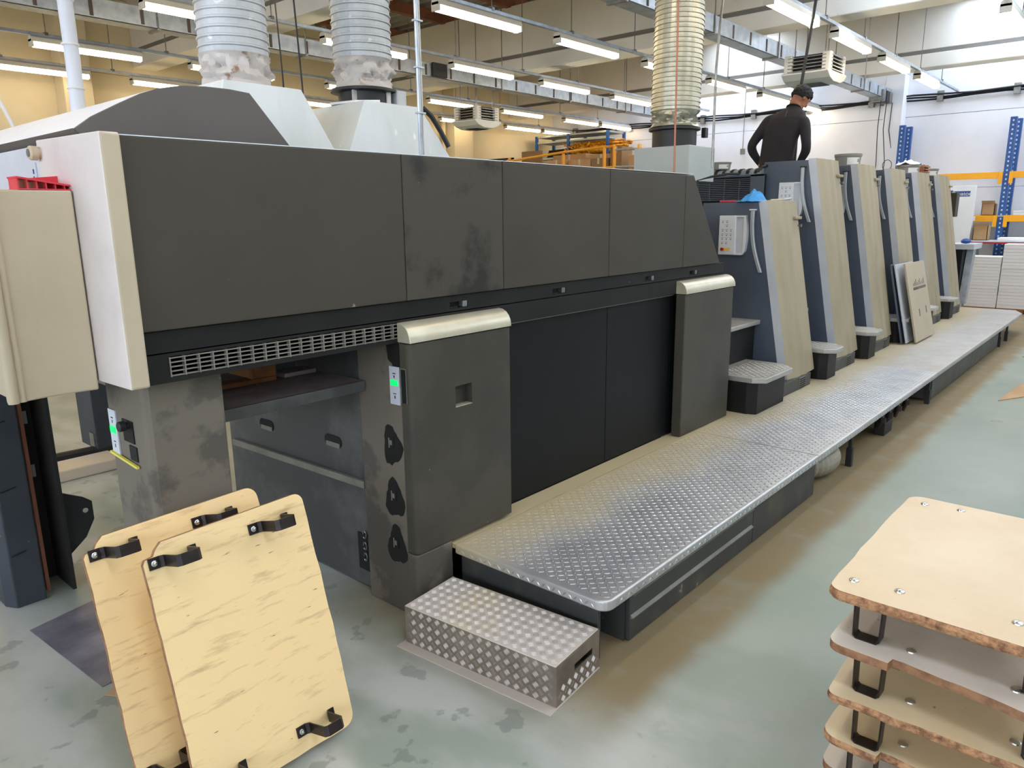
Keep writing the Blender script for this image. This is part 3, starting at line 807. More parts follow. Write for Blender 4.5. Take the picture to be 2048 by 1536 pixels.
def duct(cx, cy, r, z0, z1, pitch, m, label, rm, tilt=0., crumple=True, collar=False):
    t = thing('exhaust_duct', label, 'duct', (cx, cy, z0), (0, tilt, 0), 'ribbed exhaust ducts rising to the roof')
    LOCAL[0] = True
    H = z1 - z0
    zc = .13
    n = 36; prof = []
    z = zc
    prof.append((r * .985, z))
    while z < H:
        prof += [(r * .985, z), (r * .985, z + pitch * .62), (r * 1.022, z + pitch * .72), (r * 1.022, z + pitch * .9), (r * .985, z + pitch)]
        z += pitch
    MB().lathe(prof, (0, 0, 0), n).build('ribbed_tube', m, t, smooth=False)
    # crumpled sleeve
    b = MB(); rows_ = 14
    for i in range(rows_ + 1):
        zz = zc * i / rows_
        for k in range(48):
            a = 2 * PI * k / 48
            q = mnoise.noise(Vector((math.cos(a) * 4.5 + zz * 30, math.sin(a) * 4.5, zz * 26 + cx * 7)))
            amp = .34 * math.sin(PI * i / rows_)
            rr = r * (1.0 + (.03 if i in (0, rows_) else 0) + amp * q - .09 * math.sin(PI * i / rows_))
            b.v.append((rr * math.cos(a), rr * math.sin(a), zz))
    for i in range(rows_):
        for k in range(48):
            b.f.append((i * 48 + k, i * 48 + (k + 1) % 48, (i + 1) * 48 + (k + 1) % 48, (i + 1) * 48 + k)); b.mi.append(0)
    b.build('crumpled_sleeve', rm, t, smooth=True)
    LOCAL[0] = False
    return t
d_1 = duct(1.71, 3.0, .138, 2.215, 5.15, .033, 'duct', 'ribbed grey exhaust duct rising behind the dark dome', 'duct_rust')
d_2 = duct(2.37, 3.0, .137, 2.29, 5.15, .033, 'duct', 'ribbed grey exhaust duct on the streaked white hood', 'duct_rust')
b = MB(); b.lathe([(.125, -.08), (.125, -.02), (.158, -.015), (.158, -.004), (.13, 0)], (2.37, 3.0, 2.29), 32).build('duct_collar', 'black', d_2, smooth=True)
b = box(2.455, 2.515, 2.86, 2.91, 2.21, 2.285); b.build('damper_box', 'duct', d_2, .006)
for a in (-2.6, -1.2): b = box(2.37 + .127 * math.cos(a) - .012, 2.37 + .127 * math.cos(a) + .012, 3.0 + .127 * math.sin(a) - .008, 3.0 + .127 * math.sin(a) + .004, 2.21, 2.275).build('collar_strap', 'duct_rust', d_2)
bx3 = thing('extraction_box', 'square grey extraction box under the third duct', 'box', (5.85, 3.25, 1.95))
box(5.62, 6.07, 3.0, 3.52, 1.955, 2.236).build('box_shell', 'boxgrey', bx3, .006)
d_3 = duct(5.85, 3.27, .2, 2.40, 5.1, .037, 'duct_warm', 'olive silver ribbed duct rising from the square grey box', 'duct_warm', tilt=.02)
MB().lathe([(.185, -.162), (.185, -.03), (.215, -.022), (.215, -.004), (.19, 0)], (5.85, 3.27, 2.40), 32).build('duct_collar', 'black', d_3, smooth=True)
b = box(6.0, 6.05, 3.06, 3.1, 2.32, 2.40); b.build('damper_box', 'black', d_3, .004)

# vertical service pipes and cords
v = thing('service_pipe', 'thin galvanised conduit pipe standing behind the dark delivery panel', 'pipe', (2.22, 2.44, 1.93))
MB().tube([(2.222, 2.45, 1.93), (2.2215, 2.45, 5.2)], .0085, 8).build('pipe', 'galv', v, smooth=True)
MB().tube([(2.240, 2.45, 1.93), (2.238, 2.45, 2.12), (2.238, 2.45, 5.2)], .004, 6).build('side_cable', 'wcable', v)
for z_ in (2.12, 2.3, 2.48, 2.66): box(2.208, 2.248, 2.438, 2.462, z_, z_ + .006).build('pipe_clip', 'galv', v)
v = thing('cable_conduit', 'thick grey cable conduit hanging above the pale dome top', 'conduit', (1.25, 3.3, 2.12))
MB().tube([(1.2, 3.32, 2.10), (1.205, 3.32, 2.3), (1.2, 3.32, 5.2)], .028, 10).build('conduit_sleeve', 'grey_strap', v, smooth=True)
for z_ in (2.2, 2.36, 2.52, 2.7): MB().lathe([(.031, 0), (.033, .003), (.031, .008)], (1.203, 3.32, z_), 14).build('cable_tie', 'wcable', v)
v = MB().tube([(1.02, 3.5, 2.06), (.93, 3.5, 2.3), (.80, 3.5, 2.65), (.7, 3.5, 2.95)], .007, 6).build('ceiling_cord', 'wcable'); tag(v, 'slanting pale cord in front of the long left lamp', 'cord')
v = MB().tube([(5.2, 2.587, 2.02), (5.19, 2.587, 2.7), (5.22, 2.587, 3.0), (5.32, 2.6, 3.5), (5.3, 2.6, 5.2)], .009, 8).build('steel_pipe', 'steel'); tag(v, 'thin bent steel pipe right of the third duct', 'pipe')
v = MB().tube([(5.0, 2.785, 1.93), (5.0, 2.80, 3.1), (5.0, 2.8, 5.2)], .007, 8).build('copper_pipe', 'copper'); tag(v, 'copper coloured pipe crossing in front of the third duct', 'pipe')
v = MB().tube([(8.3, 3.165, 2.2), (8.3, 3.161, 2.94), (8.3, 3.064, 3.82), (8.3, 2.92, 5.1)], .017, 8).build('black_rod', 'black'); tag(v, 'leaning black rod rising above the worker', 'rod')
# cables hanging off the far tray
for k, (x, y, zt) in enumerate(((3.35, 5.0, 3.35), (3.9, 6.1, 3.6))):
    v = MB().tube([(x, y, zt), (x + .02, y, zt - .5), (x + .05, y, 2.0)], .007, 6).build('drop_cable', 'cable')
    tag(v, ['black cable hanging beside the first duct', 'black cable hanging between the first and second duct'][k], 'cable')
v = MB().tube([(4.75, 8.72, 3.75), (4.8, 8.7, 3.5), (4.9, 8.7, 3.3), (5.05, 8.7, 3.25), (5.15, 8.7, 3.45), (5.05, 8.7, 3.58), (4.95, 8.7, 3.5), (4.9, 8.7, 3.35)], .014, 6).build('coiled_cable', 'wcable'); tag(v, 'white cable loop hanging under the tray beside the first duct', 'cable')

# ------------------------------------------------------------------ press units
def lean_y(z, base=2.13, z0=.39): return base + .1855 * (z - z0)
def make_unit(x0, ztop, label, short=False, rightcap=True):
    t = thing('press_unit', label, 'printing press', (x0, 2.2, .28), group='upright units of the printing press')
    xs0 = x0
    # dark tower body (leaning front)
    b = MB()
    b.prism([(lean_y(.282) + .07, .282), (2.93, .282), (2.93, ztop), (lean_y(ztop) + .065, ztop)], lambda u, v, tt: (tt, u, v), x0 + .002, x0 + .6)
    b.build('tower_side', 'slate', t, .003)
    # cream fluted cover, its side painted pale bluish for daylight falling on it
    W = .64; N = 26
    zc0, zc1 = .39, ztop + .012
    outer = []
    for i in range(N + 1):
        u = i / N
        v_ = -.012 - .016 * math.sin(PI * u) ** .7 - .010 * max(0, math.sin(PI * (u - .42) / .2)) * (.42 < u < .62) - .007 * (.12 < u < .4) * math.sin(PI * (u - .12) / .28)
        if u > .9: v_ += .055 * ((u - .9) / .1) ** 2
        outer.append((u * W, v_ + .012))
    poly = outer + [(W, .06), (0, .068)]
    rows_ = 12
    b = MB(); n = len(poly)
    for r_ in range(rows_ + 1):
        q = r_ / rows_
        z = zc0 + (zc1 - zc0) * q
        for (u, v_) in poly:
            drop = 0
            b.v.append((x0 + u, lean_y(z) + v_, z + drop))
    for r_ in range(rows_):
        for k in range(n):
            b.f.append((r_ * n + k, r_ * n + (k + 1) % n, (r_ + 1) * n + (k + 1) % n, (r_ + 1) * n + k)); b.mi.append(1 if k >= n - 1 else 0)
    b.f.append(tuple(range(n))[::-1]); b.f.append(tuple(rows_ * n + k for k in range(n))); b.mi += [0, 0]
    b.build('fluted_cover', ['cream', 'cream_edge'], t, smooth=True)
    # small catch and bolt near the top right
    zt = ztop - .17
    yb = lean_y(zt) - .012
    box(x0 + .46, x0 + .60, yb - .016, yb + .012, zt + .03, zt + .055).build('cover_catch', 'cream', t, .006)
    MB().lathe([(.014, -.03), (.014, -.024), (.006, -.022), (.006, .02)], (x0 + .56, yb, zt - .02), 10, 'y').build('cover_bolt', 'steel', t)
    # bow handle on the dark side
    pts = []; ztp = ztop - .065
    for i in range(15):
        q = i / 14
        z = ztp - .48 * q
        y = lean_y(z) + .125 + .03 * math.sin(PI * q) - .018
        pts.append((y, z))
    b = MB()
    poly2 = [(y - .018, z) for y, z in pts] + [(y + .018, z) for y, z in reversed(pts)]
    b = MB(); m_ = len(pts)
    for xx_ in (x0 - .05, x0 - .025):
        for (y, z) in pts: b.v += [(xx_, y - .014, z), (xx_, y + .014, z)]
    for i in range(m_ - 1):
        a = 2 * i; o2 = 2 * m_
        b.f += [(a, a + 1, a + 3, a + 2), (o2 + a, o2 + a + 2, o2 + a + 3, o2 + a + 1), (a, a + 2, o2 + a + 2, o2 + a), (a + 1, o2 + a + 1, o2 + a + 3, a + 3)]
    b.f += [(0, 2 * m_, 2 * m_ + 1, 1), (2 * m_ - 2, 2 * m_ - 1, 4 * m_ - 1, 4 * m_ - 2)]
    b.mi = [0] * len(b.f)
    hd = b.build('bow_handle', 'lever', t, .004)
    y, z = pts[0]
    box(x0 - .053, x0 + .002, y - .018, y + .026, z, z + .012).build('handle_cap', 'black' if not short else 'white_plastic', hd, .004)
    for q in (1, -2):
        y, z = pts[q]; box(x0 - .03, x0 + .002, y - .006, y + .006, z - .012, z + .012).build('handle_foot', 'black', hd)
    # control panel with keys, recessed pocket
    if short: py0, py1, pz0, pz1 = 2.525, 2.765, 1.365, 1.676
    else: py0, py1, pz0, pz1 = 2.535, 2.765, ztop - .50, ztop - .19
    xb = x0 - .03
    ym = py0 + (py1 - py0) * .40
    cp = box(xb, x0 + .002, ym, py1, pz0, pz1).build('control_panel', 'white_plastic', t, .006)
    fr = MB()
    hz = pz1 - pz0
    arc = [(py0 + .016 * (1 - math.sin(PI * min(1, max(0, k / 10)))) + (.02 if k == 0 else 0), pz0 + hz * k / 10) for k in range(11)]
    fr.prism(arc + [(ym, pz1), (ym, pz1 - .012), (py0 + .03, pz1 - .012)] + [(py0 + .03, pz0 + .012), (ym, pz0 + .012), (ym, pz0)], lambda u, v, tt: (tt, u, v), xb, x0 + .002)
    fr.build('pocket_frame', 'white_plastic', cp)
    box(xb + .022, x0 + .001, py0 + .025, ym, pz0 + .01, pz1 - .01).build('pocket_back', 'cream_edge', cp)
    if True:
        k_ = MB()
        for rr_, zf in enumerate((.86, .76, .64, .53, .43, .32)):
            for cc_ in range(3):
                if rr_ == 0 and cc_ == 2 and short: continue
                if rr_ == 1 and cc_ != 1: continue
                if rr_ == 5 and cc_ == 2: continue
                yk = py1 - .022 - cc_ * .036
                k_.box(xb - .001, xb, yk - .022, yk, pz0 + hz * zf, pz0 + hz * zf + .003)
                k_.box(xb - .001, xb, yk - .015, yk - .006, pz0 + hz * zf - .014, pz0 + hz * zf - .006)
        k_.build('key_print', 'print', cp)
        MB().lathe([(.0, -.03), (.012, -.028), (.013, -.014), (.008, -.012), (.008, 0)], (xb, py1 - .045, pz0 + .045), 14, 'x').build('stop_button', 'dred', cp, smooth=True)
        box(xb - .001, xb, py1 - .105, py1 - .02, pz0 + .033, pz0 + .058).build('button_sticker', 'ybut', cp)
    # plinth with vent slits
    box(x0 - .20, x0 + .44, 2.10, 2.6, .283, .388).build('plinth', 'skirt', t, .003)
    vt = box(x0 + .18, x0 + .31, 2.096, 2.10, .290, .380).build('vent_plate', 'dust', t)
    for k in range(5):
        box(x0 + .188, x0 + .302, 2.093, 2.097, .294 + k * .0175, .304 + k * .0175).build('vent_slit', 'blackpaint', vt)
    box(x0 + .44, x0 + .60, 2.2, 2.6, .283, .388).build('plinth_return', 'skirt', t)
    # step with tread top between this tower and the one before
    xa = x0 - .80 if short else x0 - .52
    sx0 = xa; sx1 = x0 - .17
    st = MB().prism([(sx0 + .03, 2.05), (sx1 - .10, 2.05), (sx1 - .005, 2.14), (sx1 - .005, 2.42), (sx0, 2.42), (sx0, 2.12)], lambda u, v, tt: (u, v, tt), .283, .515).build('step_riser', 'band', t, .004)
    tp = MB().prism([(sx0 - .01, 2.08), (sx0 + .05, 1.995), (sx1 - .10, 1.995), (sx1 + .02, 2.12), (sx1 + .02, 2.42), (sx0 - .01, 2.42)], lambda u, v, tt: (u, v, tt), .515, .552).build('step_tread', 'step_plate', t, .005)
    tread_lens(sx0 + .04, sx1 - .03, 2.02, 2.36, .5525, .03, t, 'alu_pat', 'step_pattern', L=.012, W=.004)
    if short:
        box(x0 - .78, x0 - .01, 2.42, 2.75, .283, .82).build('upper_riser', 'band', t, .004)
        box(x0 - .80, x0 - .0, 2.38, 2.75, .82, .855).build('upper_tread', 'step_plate', t, .006)
        tread_lens(x0 - .77, x0 - .03, 2.4, 2.74, .8555, .03, t, 'alu_pat', 'step_pattern', L=.012, W=.004)
    else:
        box(x0 - .52, x0 - .01, 2.44, 2.93, .283, .80).build('upper_riser', 'band', t)
        box(x0 - .54, x0, 2.42, 2.93, .80, .83).build('upper_tread', 'step_plate', t)
    # inner body
    box(x0 + .002 if not short else x0 - .7, x0 + .6 if short else x0 + 1.1, 3.45, 4.0, .283, 1.78 if short else 1.98).build('inner_body', 'door', t)
    box(x0 + .002 if not short else x0 - .7, x0 + .6 if short else x0 + 1.1, 2.935, 3.445, .283, 1.095).build('inner_base', 'door', t)
    return t
P = 1.181
X0 = 5.76
labels = ['shorter press unit nearest the delivery, with a white key panel and blue cloth on top',
          'tallest looking press unit just right of the short one, key panel half hidden',
          'cream fluted press unit with the barcoded grey bucket on its top',
          'cream fluted press unit directly behind the leaning cream sheet',
          'second to last cream fluted press unit toward the feeder',
          'last cream fluted press unit beside the white paper stacks']
units = []
for k in range(6):
    units.append(make_unit(X0 + k * P, 1.778 if k == 0 else 2.152, labels[k], short=(k == 0)))

# louvred guard between the short and the first tall unit
gd = thing('louvred_guard', 'black louvred guard with a curved rack top beside the first tall unit', 'guard', (6.85, 3.3, 1.79))
box(6.87, 6.90, 2.885, 4.0, 1.80, 2.045).build('guard_back', 'blackpaint', gd)
box(6.855, 6.875, 2.885, 3.02, 1.80, 2.045).build('guard_frame', 'slate', gd, .003); box(6.855, 6.875, 2.885, 4.0, 2.025, 2.045).build('guard_frame', 'slate', gd, .003)
for k in range(12): box(6.85, 6.872, 3.02, 4.0, 1.815 + k * .017, 1.822 + k * .017).build('louvre', 'slate', gd)
for k in range(6): box(6.848, 6.87, 3.12 + k * .15, 3.125 + k * .15, 1.81, 2.01).build('louvre_post', 'slate', gd)
b = MB().prism([(6.86, 2.046), (6.875, 2.075), (6.91, 2.095), (6.95, 2.10), (6.95, 2.05)], lambda u, v, t: (u, t, v), 2.93, 4.0).build('curved_top', 'galv', gd)
for k in range(13):
    y = 2.96 + k * .08
    MB().prism([(6.856, 2.05), (6.871, 2.079), (6.908, 2.10), (6.95, 2.105), (6.95, 2.09), (6.90, 2.085), (6.88, 2.07)], lambda u, v, t: (u, t, v), y, y + .03).build('rack_finger', 'black', gd)
MB().tube([(6.87, 2.95, 2.06), (6.9, 2.93, 2.11), (6.95, 2.9, 2.12)], .012, 8).build('rack_knob', 'black', gd)
v = MB().tube([(5.3, 2.75, 1.1), (5.3, 2.75, 1.94), (5.35, 2.66, 1.965), (5.45, 2.58, 1.985), (5.52, 2.52, 1.985)], .009, 8).build('lever_handle', 'cable'); tag(v, 'small black lever sticking up behind the delivery panel', 'lever')

# things on the short unit
cl = MB(); nx = 16
for i in range(nx + 1):
    for k in range(nx + 1):
        u, q = i / nx - .5, k / nx - .5
        rr = math.hypot(u, q)
        h = .085 * max(0, 1 - (rr * 2.1) ** 1.5) * (1 + .5 * mnoise.noise(Vector((u * 6, q * 6, 3)))) + .008 * abs(mnoise.noise(Vector((u * 9, q * 9, 8)))) + .002
        cl.v.append((5.86 + u * .30 + .02 * mnoise.noise(Vector((q * 5, 0, 0))), 2.54 + q * .2, 1.78 + max(.001, h)))
for i in range(nx):
    for k in range(nx):
        a = i * (nx + 1) + k; cl.f.append((a, a + 1, a + nx + 2, a + nx + 1)); cl.mi.append(0)
cl = cl.build('blue_cloth', 'blue_cloth', None, smooth=True)
so = cl.modifiers.new('s', 'SOLIDIFY'); so.thickness = .002
tag(cl, 'crumpled blue cloth on top of the short press unit', 'cloth')
tl = thing('wrench', 'grey wrench with a pink end on the short press unit left of the cloth', 'tool', (5.82, 2.7, 1.785))
MB().tube([(5.80, 2.80, 1.787), (5.80, 2.66, 1.787)], .008, 8).build('wrench_grip', 'red', tl); MB().tube([(5.80, 2.66, 1.787), (5.81, 2.56, 1.787)], .006, 8).build('wrench_shaft', 'steel', tl)
tl = thing('scraper', 'grey scraper lying right of the blue cloth', 'tool', (6.2, 2.5, 1.785))
MB().tube([(6.02, 2.47, 1.792), (6.25, 2.46, 1.80)], .009, 8).build('scraper_shaft', 'cream_panel', tl); MB().tube([(6.25, 2.46, 1.80), (6.4, 2.45, 1.81)], .011, 8).build('scraper_grip', 'lever', tl)

# buckets on the tall units
def bucket(x, y, z, r, h, label, sticker=True):
    t = thing('ink_bucket', label, 'bucket', (x, y, z), group='grey ink buckets on the press')
    MB().lathe([(r * .86, 0), (r * .94, h * .78), (r * .99, h * .8), (r, h), (r * .95, h), (r * .9, h * .9), (0.001, h * .88)], (x, y, z), 28).build('bucket_shell', 'bucket', t, smooth=True)
    if sticker:
        b = MB(); n = 8
        a0, a1 = -2.9, -1.85
        for i in range(n + 1):
            a = a0 + (a1 - a0) * i / n
            for zz in (h * .12, h * .68): b.v.append((x + r * (.885 + .06 * zz / h) * 1.02 * math.cos(a), y + r * (.885 + .06 * zz / h) * 1.02 * math.sin(a), z + zz))
        for i in range(n): b.f.append((2 * i, 2 * i + 2, 2 * i + 3, 2 * i + 1)); b.mi.append(0)
        s = b.build('sticker', 'papertop', t)
        c = MB()
        for q in range(5):
            a = -2.1 + q * .035; c.add([(x + r * .99 * math.cos(a + d_), y + r * .99 * math.sin(a + d_), z + zz) for d_, zz in ((0, h * .3), (.018, h * .3), (.018, h * .58), (0, h * .58))], [(0, 1, 2, 3)])
        c.build('barcode', 'dprint', s)
    return t
bucket(8.36, 2.63, 2.153, .135, .125, 'grey bucket with barcode sticker on the third press unit')
bucket(10.75, 2.63, 2.153, .14, .11, 'grey bucket topped with clear film, second from the wall')
bucket(11.75, 2.62, 2.153, .13, .10, 'low grey bucket with white label, nearest the end wall')
bucket(6.98, 3.38, 2.105, .10, .07, 'small grey bucket behind the curved rack of the black guard')
film = MB()
for i in range(13):
    for k in range(13):
        u, q = i / 12 - .5, k / 12 - .5
        film.v.append((10.75 + u * .28, 2.63 + q * .28, 2.262 + .09 * max(0, 1 - (abs(u) + abs(q)) * 1.3) * (.7 + .6 * mnoise.noise(Vector((u * 9, q * 9, 2)))) + .004))
for i in range(12):
    for k in range(12):
        a = i * 13 + k; film.f.append((a, a + 1, a + 14, a + 13)); film.mi.append(0)
film = film.build('plastic_film', 'whitebox', None, smooth=True); tag(film, 'crumpled clear white film on the second bucket from the wall', 'film')
so = film.modifiers.new('s', 'SOLIDIFY'); so.thickness = .002
pc = thing('small_crate', 'small red brown wooden crate between the two far buckets', 'crate', (11.25, 2.62, 2.153))
for k in range(4): box(11.15, 11.4, 2.52, 2.70, 2.153 + k * .033, 2.168 + k * .033).build('crate_slat', 'copper', pc)
for x in (11.16, 11.37): box(x, x + .02, 2.54, 2.68, 2.153, 2.285).build('crate_post', 'copper', pc)
MB().tube([(9.95 + .06 * math.cos(a), 2.6, 2.24 + .06 * math.sin(a)) for a in np.linspace(-1.2, 4.4, 14)], .004, 5)
v = MB().tube([(9.75, 2.62 + .05 * math.cos(a), 2.225 + .06 * math.sin(a)) for a in np.linspace(-1.3, 4.4, 14)], .004, 5).build('wire_loop', 'cable'); tag(v, 'thin black wire loop standing on the fourth press unit', 'wire')

# feeder console behind the last unit
fd = thing('feeder_console', 'dark feeder console with grey screen arm behind the last press unit', 'console', (12.7, 2.5, 0))
box(12.95, 13.35, 2.3, 2.75, .3, 1.12).build('console_body', 'door', fd, .01)
MB().prism([(12.9, 1.12), (13.5, 1.12), (13.55, 1.2), (12.9, 1.2)], lambda u, v, t: (u, t, v), 2.15, 2.8).build('console_top', 'cream_edge', fd, .005)
MB().prism([(13.0, .3), (13.12, .3), (13.4, 1.12), (13.2, 1.12)], lambda u, v, t: (u, t, v), 2.2, 2.29).build('console_leg', 'galv', fd)
box(12.72, 12.92, 2.42, 2.75, 1.6, 1.95).build('screen_box', 'panel', fd, .01)
box(12.8, 12.9, 2.5, 2.7, 1.2, 1.6).build('screen_post', 'boxgrey', fd, .01)
v = MB().lathe([(.001, 0), (.06, .01), (.07, .04), (.04, .07), (.001, .08)], (13.1, 2.3, 1.201), 12).build('blue_rag', 'blueprint', None, smooth=True); tag(v, 'small dark blue rag on the feeder console', 'rag')

# ------------------------------------------------------------------ walkway platform
WK = thing('walkway_platform', 'long tread plate walkway on dark supports along the press', 'walkway', (2.15, 1.8, 0))
ZT = .283
def deck(x0, x1, rl=False, rr=False, m='tread'):
    r_ = .05; pts = []
    ya, yb = 1.385, 2.19 if rl else 2.30
    if rl: pts += [(x0 + r_ - r_ * math.cos(a), ya + r_ - r_ * math.sin(a)) for a in np.linspace(0, PI / 2, 6)]
    else: pts += [(x0, ya)]
    if rr: pts += [(x1 - .35, ya), (x1, ya + .12)]
    else: pts += [(x1, ya)]
    pts += [(x1, yb), (x0, yb)]
    MB().prism(pts, lambda u, v, t: (u, v, t), ZT - .045, ZT).build('deck_plate', m, WK, .008, seg=3)
deck(2.10, 4.345, rl=True)
box(2.10, 4.345, 2.19, 2.30, ZT - .02, ZT).build('deck_infill', 'tread', WK); deck(4.351, 7.392)
deck(7.396, 12.75, rr=True, m='tread_far')
tread_lens(2.13, 4.33, 1.40, 2.185, ZT, .0265, WK, 'tread_pat')
tread_lens(4.37, 7.38, 1.40, 2.185, ZT, .0265, WK, 'tread_pat')
tread_lens(7.41, 12.3, 1.40, 2.185, ZT, .0265, WK, 'tread_far')
# bumps on the rolled edges
def edge_bumps():
    V = []; F = []; n = 0
    def lens(c, a, b_, nrm, L=.014, W=.0045, H=.0022):
        nonlocal n
        c = Vector(c); a = Vector(a); b_ = Vector(b_); nrm = Vector(nrm)
        for (u, v, h) in ((-L, 0, 0), (0, -W, 0), (L, 0, 0), (0, W, 0), (-L * .45, 0, H), (L * .45, 0, H)): V.append(tuple(c + a * u + b_ * v + nrm * h))
        F.extend([(n, n + 1, n + 4), (n + 1, n + 5, n + 4), (n + 1, n + 2, n + 5), (n + 2, n + 3, n + 5), (n + 3, n + 4, n + 5), (n + 3, n, n + 4)]); n += 6
    s = .7071
    k = 0; x = 2.17
    while x < 12.2:
        lens((x, 1.3846, ZT - .026), (s, 0, s) if k % 2 else (-s, 0, s), (s, 0, -s) if k % 2 else (s, 0, s), (0, -1, 0)); x += .0265; k += 1
    y = 1.45
    while y < 2.17:
        lens((2.0996, y, ZT - .026), (0, s, s) if k % 2 else (0, -s, s), (0, s, -s) if k % 2 else (0, s, s), (-1, 0, 0)); y += .0265; k += 1
    m = MB(); m.v = V; m.f = F; m.mi = [0] * len(F); o = m.build('edge_pattern', 'tread_pat', WK); o['kind'] = 'stuff'
edge_bumps()
# skirts
box(2.14, 2.16, 1.45, 2.19, .0, ZT - .046).build('end_skirt', 'skirt', WK, .003)
box(2.33, 3.52, 1.425, 1.445, .005, ZT - .048).build('side_skirt', 'skirt', WK, .003)
box(3.525, 4.42, 1.425, 1.445, .005, ZT - .048).build('side_skirt', 'skirt', WK, .003)
box(4.40, 4.42, 1.445, 2.15, .005, ZT - .048).build('skirt_return', 'skirt', WK)
box(2.32, 2.335, 1.446, 2.15, .0, ZT - .048).build('skirt_return', 'skirt', WK)
for z_ in (.205, .105): MB().prism([(1.425, z_ - .006), (1.412, z_), (1.412, z_ + .004), (1.425, z_ + .012)], lambda u, v, t: (t, u, v), 2.335, 3.5).build('skirt_rail', 'dust', WK)
for (xa, xb) in ((7.40, 9.2), (9.205, 10.85)): box(xa, xb, 1.425, 1.445, .02, ZT - .048).build('side_skirt', 'skirt', WK, .003)
box(7.39, 7.41, 1.445, 2.15, .02, ZT - .048).build('skirt_return', 'skirt', WK)
for x in (5.12, 7.30, 11.0, 11.55):
    l = MB(); l.box(x - .012, x + .012, 1.42, 1.444, .05, ZT - .046); l.box(x - .02, x + .02, 1.412, 1.452, 0, .13); l.build('support_leg', 'black', WK, .003)
for x in (5.12, 7.30, 9.2, 11.0): box(x - .015, x + .015, 1.46, 2.15, .2, ZT - .046).build('cross_member', 'black', WK)
# pipes and hoses under it
fx = thing('flexible_hose', 'ribbed flexible hose curving under the walkway', 'hose', (4.8, 1.7, 0))
pts = [(4.54, 1.95, .11), (4.60, 1.70, .1), (4.72, 1.54, .1), (4.90, 1.52, .11), (5.02, 1.66, .12), (5.05, 1.95, .12)]
fine = []
for i in range(len(pts) - 1):
    for q in range(12):
        t = q / 12; p0 = Vector(pts[max(i - 1, 0)]); p1 = Vector(pts[i]); p2 = Vector(pts[i + 1]); p3 = Vector(pts[min(i + 2, len(pts) - 1)])
        fine.append(.5 * ((2 * p1) + (-p0 + p2) * t + (2 * p0 - 5 * p1 + 4 * p2 - p3) * t * t + (-p0 + 3 * p1 - 3 * p2 + p3) * t ** 3))
MB().tube(fine, [.088 if k % 2 else .096 for k in range(len(fine))], 18).build('hose_wall', 'rubber', fx)
pp = thing('water_pipe', 'pale pipes with valves running under the walkway', 'pipe', (6.2, 1.75, 0))
MB().tube([(5.2, 1.56, .15), (7.38, 1.56, .15)], .055, 14).build('pipe_run', 'rubber', pp, smooth=True)
MB().tube([(5.2, 1.68, .06), (7.38, 1.68, .06)], .03, 10).build('pipe_run', 'black', pp, smooth=True)
for k, x in enumerate((5.9, 6.1, 6.35, 6.6)):
    b = MB().tube([(x, 1.58, .20), (x + .02, 1.49, .21), (x + .05, 1.455, .15), (x + .04, 1.48, .07)], .022, 8); b.lathe([(.028, -.02), (.028, .02)], (x + .05, 1.455, .14), 10)
    b.build('valve', 'iron', pp, smooth=True)
box(6.0, 6.2, 1.44, 1.52, .0, .1).build('valve_block', 'black', pp, .006)

# leaning cream sheets on the walkway
def sheet(x0, x1, y0, lean, th, label, m, marks):
    t = thing('cover_sheet', label, 'panel', (x0, y0, ZT), group='sheets leaning on the walkway')
    H = .86; n = (math.atan2(lean, H))
    def F_(u, v, tt): return (u, y0 + v * math.sin(n) + tt * math.cos(n), ZT + .002 + v * math.cos(n) - tt * math.sin(n) + th)
    MB().prism([(x0, 0), (x1, 0), (x1 - .0, H - .02), (x1 - .03, H), (x0, H)], F_, 0, th).build('sheet', m, t, .003)
    if marks:
        b = MB()
        for k in range(9):
            u = x0 + .2 + k * .055
            b.prism([(u, .60), (u + .025, .60), (u + .025, .60 + .03 + .02 * (k % 3)), (u, .60 + .03 + .02 * (k % 3))], F_, -.001, 0)
        b.prism([(x0 + .18, .555), (x0 + .72, .555), (x0 + .72, .585), (x0 + .18, .585)], F_, -.001, 0)
        b.prism([(x0 + .28, .26), (x0 + .32, .26), (x0 + .32, .34), (x0 + .28, .34)], F_, -.001, 0)
        b.prism([(x0 + .58, .27), (x0 + .62, .27), (x0 + .62, .35), (x0 + .58, .35)], F_, -.001, 0)
        b.build('wear_marks', 'column', t)
sheet(8.8, 9.6, 1.89, .2, .02, 'cream cover sheet leaning in front with dark worn marks', 'cream_panel', True)
sheet(8.72, 9.45, 1.97, .2, .014, 'grey blue sheet leaning second, behind the marked cream one', 'cream_edge', False)
sheet(8.68, 9.4, 2.01, .19, .012, 'dark slate sheet leaning last against the press step', 'slate', False)

# ------------------------------------------------------------------ chequer step box
SB = thing('step_box', 'aluminium chequer plate step box with hand slot before the walkway', 'step', (1.925, 1.77, 0), (0, 0, math.radians(5)))
LOCAL[0] = True
hx_, hy_, hz_ = .15, .365, .165
b = MB()
b.box(-hx_, hx_, -hy_ + .004, hy_, hz_ - .004, hz_)
b.build('top_plate', 'alu', SB, .003)
box(-hx_, -hx_ + .004, -hy_, hy_, .003, hz_ - .004).build('long_side', 'alu_side', SB)
box(hx_ - .004, hx_, -hy_, hy_, .003, hz_ - .004).build('long_side', 'alu_side', SB)
